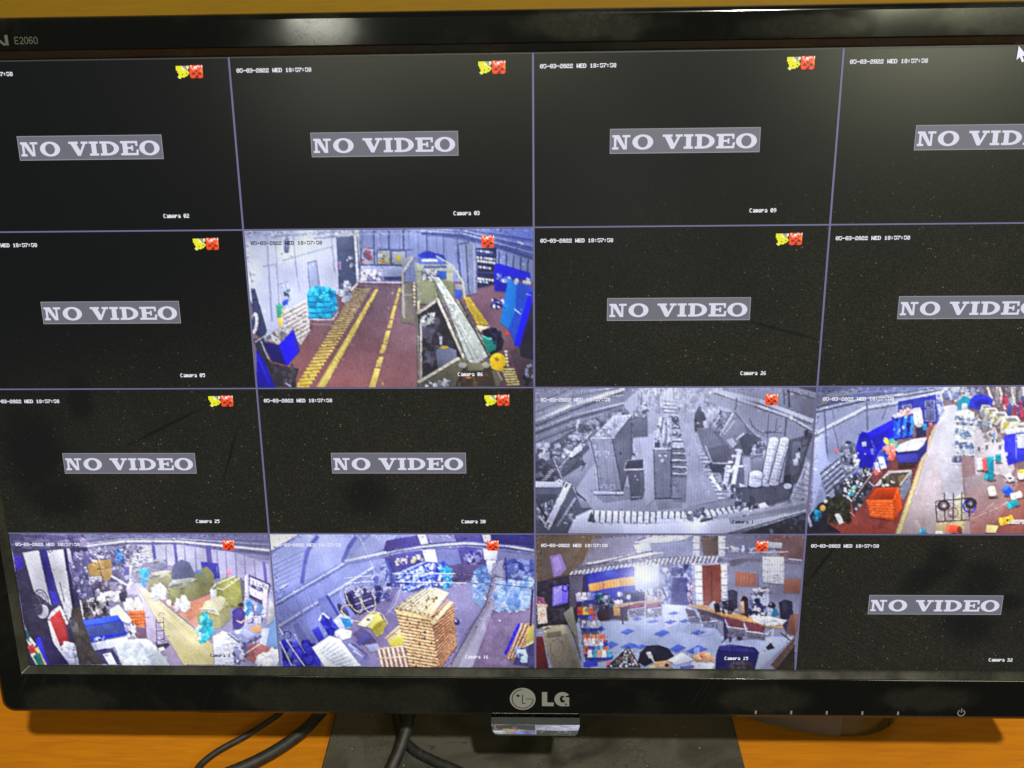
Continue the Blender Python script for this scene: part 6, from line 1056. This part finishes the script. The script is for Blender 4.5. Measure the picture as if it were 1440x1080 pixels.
flat('model_letter', [rc(-198.4, 129.3, -197.2, 132.9), [(-197.6, 132.9), (-196.3, 132.9), (-191.9, 129.3), (-193.3, 129.3)], rc(-192.6, 129.3, -191.4, 132.9)], M_grey, mon, 3.60)

# ---- chrome tongue below the lower frame
M = Mat('chrome_tongue'); c = M.coord(); sp = speck(M, c, 900., .8, .1)
M.p(Base_Color=M.mix(M.ramp(M.noise(c, 120., 2.), (.5, .0), (.8, .3)), (.95, .96, 1.), (.6, .6, .62)), Metallic=1., Roughness=M.ramp(M.noise(c, 420., 3.), (.5, .02), (.85, .14))); M.bump(M.noise(c, 200., 2.), .012, .0004); M_chr = M.m
prof = [(-146.0, 3.6), (-148.9, 4.2), (-149.05, 4.35), (-150.9, 8.2), (-151.1, 8.4), (-151.5, 8.2), (-151.4, 6.0), (-150.0, .6), (-147, -.6)]
V = []; F = []; nu = 41
for i in range(nu):
    t = -1+2*i/(nu-1); u = -.1+19.1*t; e = max(0., (abs(t)-.86)/.14); k = 1-.9*(1-math.sqrt(max(0., 1-e*e)))
    for v, w in prof: V.append(S(u, -149.0+(v+149.0)*k if v < -149 and w > 4.3 else v, 4.3+(w-4.3)*k if w > 4.3 else w))
m = len(prof)
for i in range(nu-1):
    for j in range(m-1): F.append((i*m+j, (i+1)*m+j, (i+1)*m+j+1, i*m+j+1))
F.append(tuple(range(m))); F.append(tuple((nu-1)*m+j for j in range(m-1, -1, -1)))
mesh_obj('chrome_tongue', V, F, M_chr, mon, smooth=False)

# ---- stand: neck behind the panel and dusty foot plate
M = Mat('dusty_foot'); c = M.coord()
sm = M.ramp(M.noise(M.coord((1, 1, 1), (0, 0, .5)), 26., 4., .5, 1.4), (.34, 0.), (.52, 1.)); sm2 = M.ramp(M.noise(M.coord((1, 2.4, 1), (0, 0, -.6), (.3, .1, 0)), 70., 4., .6, 1.4), (.60, 0.), (.66, 1.))
grain = M.noise(c, 700., 3.); ck = M.n('TexVoronoi', feature='DISTANCE_TO_EDGE'); M.set(ck.inputs['Vector'], M.mix(.06, c, M.n('TexNoise', ins={'Scale': 40.}).outputs[1])); ck.inputs['Scale'].default_value = 22.
crack = M.ramp(ck.outputs['Distance'], (.0, 1.), (.022, 0.)); crack = M.math('MULTIPLY', crack, M.ramp(M.noise(c, 30., 2.), (.45, 0.), (.6, .8)))
dustc = M.mix(grain, (.050, .051, .040), (.068, .069, .055)); dark = M.math('MAXIMUM', M.math('MULTIPLY', M.math('SUBTRACT', 1., sm), .72), M.math('MULTIPLY', sm2, .5)); dark = M.math('MAXIMUM', dark, crack)
colr = M.mix(dark, dustc, (.012, .012, .011)); colr = M.mix(speck(M, c, 500., .95), colr, (.22, .22, .17))
M.p(Base_Color=colr, Roughness=M.ramp(dark, (0., .62), (1., .34)), Specular_IOR_Level=.4); M.bump(grain, .08, .0003); M_foot = M.m
fl = [[(x, y, z) for x, y in rrect(-.1007+d, .0973-d, -.105+d, .085-d, .012)] for d, z in ((0, .0), (0, .0032), (.0008, .004))]
loft('foot_plate', fl, M_foot, mon, cap0=True, cap1=True, smooth=False)
nk = [[(x, y+oy, z) for x, y in rrect(-.045, .045, .022, .05, .012)] for z, oy in ((.004, 0), (.06, .012), (.15, .034), (.19, .036))]
loft('stand_neck', nk, M_shell, mon, cap0=True, cap1=True)
# ------------------------------------------------------------------ cables on the desk
M = Mat('cable_rubber'); c = M.coord(); M.p(Base_Color=M.mix(M.ramp(M.noise(c, 300., 4.), (.4, 0.), (.75, 1.)), (.006, .006, .0065), (.022, .022, .02)), Roughness=.6); M_cab = M.m
o = tube('power_cable', [(-.085, .075, .006), (-.105, .03, .005), (-.125, .006, .004), (-.1305, -.001, .0034), (-.141, -.0113, .003), (-.1545, -.0228, .003), (-.160, -.034, .003), (-.158, -.055, .003)], [.0015]*8, M_cab, seg=12)
tag(o, 'thin black cable curling over the desk, leftmost of the cables', 'cable', 'cables under the monitor')
o = tube('video_cable', [(-.075, .07, .010), (-.095, .025, .008), (-.1085, -.003, .0062), (-.1155, -.0137, .0056), (-.1275, -.0250, .0052), (-.1410, -.0338, .0052), (-.165, -.046, .0052)], [.0029]*7, M_cab, seg=14)
tag(o, 'thick black cable between the thin cable and the dusty foot plate', 'cable', 'cables under the monitor')
plug = empty('signal_cable', (-.06, -.02, .004)); tag(plug, 'black cable with a tapered plug sleeve lying on the dusty foot plate', 'cable', 'cables under the monitor')
def rel(pts, e): return [(x-e.location.x, y-e.location.y, z-e.location.z) for x, y, z in pts]
tube('plug_sleeve', rel([(-.058, .004, .030), (-.0600, -.018, .0215), (-.0622, -.027, .0165), (-.0665, -.036, .0105), (-.071, -.044, .009)], plug), [.0032, .0030, .0027, .0030, .0034], M_cab, plug, 14)
tube('cord', rel([(-.075, .020, .008), (-.066, -.012, .0075), (-.058, -.0225, .0070), (-.0475, -.0285, .0068), (-.0365, -.0335, .0068), (-.02, -.042, .0068)], plug), [.0022]*6, M_cab, plug, 12)

# ------------------------------------------------------------------ computer mouse behind the lower frame
ms = empty('computer_mouse', (.133, .026, 0)); ms.rotation_euler = (0, 0, math.radians(165)); tag(ms, 'grey and dark olive computer mouse half hidden behind the lower frame', 'mouse')
M_mtop = plain('mouse_grey', (.085, .078, .074), .55, nz=.12); M_mside = plain('mouse_olive', (.040, .030, .010), .16, nz=.1); M_seam = plain('mouse_seam', (.008, .007, .005), .6)
def mouse_pt(a, h):        # a: angle round the body, h: 0 at the desk .. 1 on top
    r = math.cos(h*math.pi/2)**.55; x = .052*math.copysign(abs(math.cos(a))**.85, math.cos(a)); y = .031*math.copysign(abs(math.sin(a))**.85, math.sin(a))
    z = .001+.034*math.sin(h*math.pi/2)**.9*(1-.22*(x*r/.052)**2-.10*(x*r/.052)); return (x*r, y*r, z)
na, nh = 48, 16
V = [mouse_pt(2*math.pi*i/na, j/nh) for j in range(nh) for i in range(na)]+[(0, 0, .035)]
cut = lambda f: sum(V[k][0] for k in f)/len(f) < -.024
FA = []; FB = []
for j in range(nh-1):
    for i in range(na):
        f = (j*na+i, j*na+(i+1) % na, (j+1)*na+(i+1) % na, (j+1)*na+i); (FB if cut(f) else FA).append(f)
for i in range(na): FA.append(((nh-1)*na+i, (nh-1)*na+(i+1) % na, len(V)-1))
mesh_obj('top_shell', V, FA, M_mtop, ms, True); mesh_obj('rear_shell', V, FB, M_mside, ms, True)
tube('seam', [mouse_pt(math.radians(180-a), .02+b) for a, b in ((30, 0), (29, .2), (26, .4), (22, .6))], [.0004]*4, M_seam, ms, 6)
sw = [[(.026+.009*math.cos(t)*k, y, .028+.009*math.sin(t)*k) for t in [2*math.pi*i/18 for i in range(18)]] for y, k in ((-.003, .8), (-.0022, 1), (.0022, 1), (.003, .8))]
loft('scroll_wheel', sw, M_seam, ms, True, True)
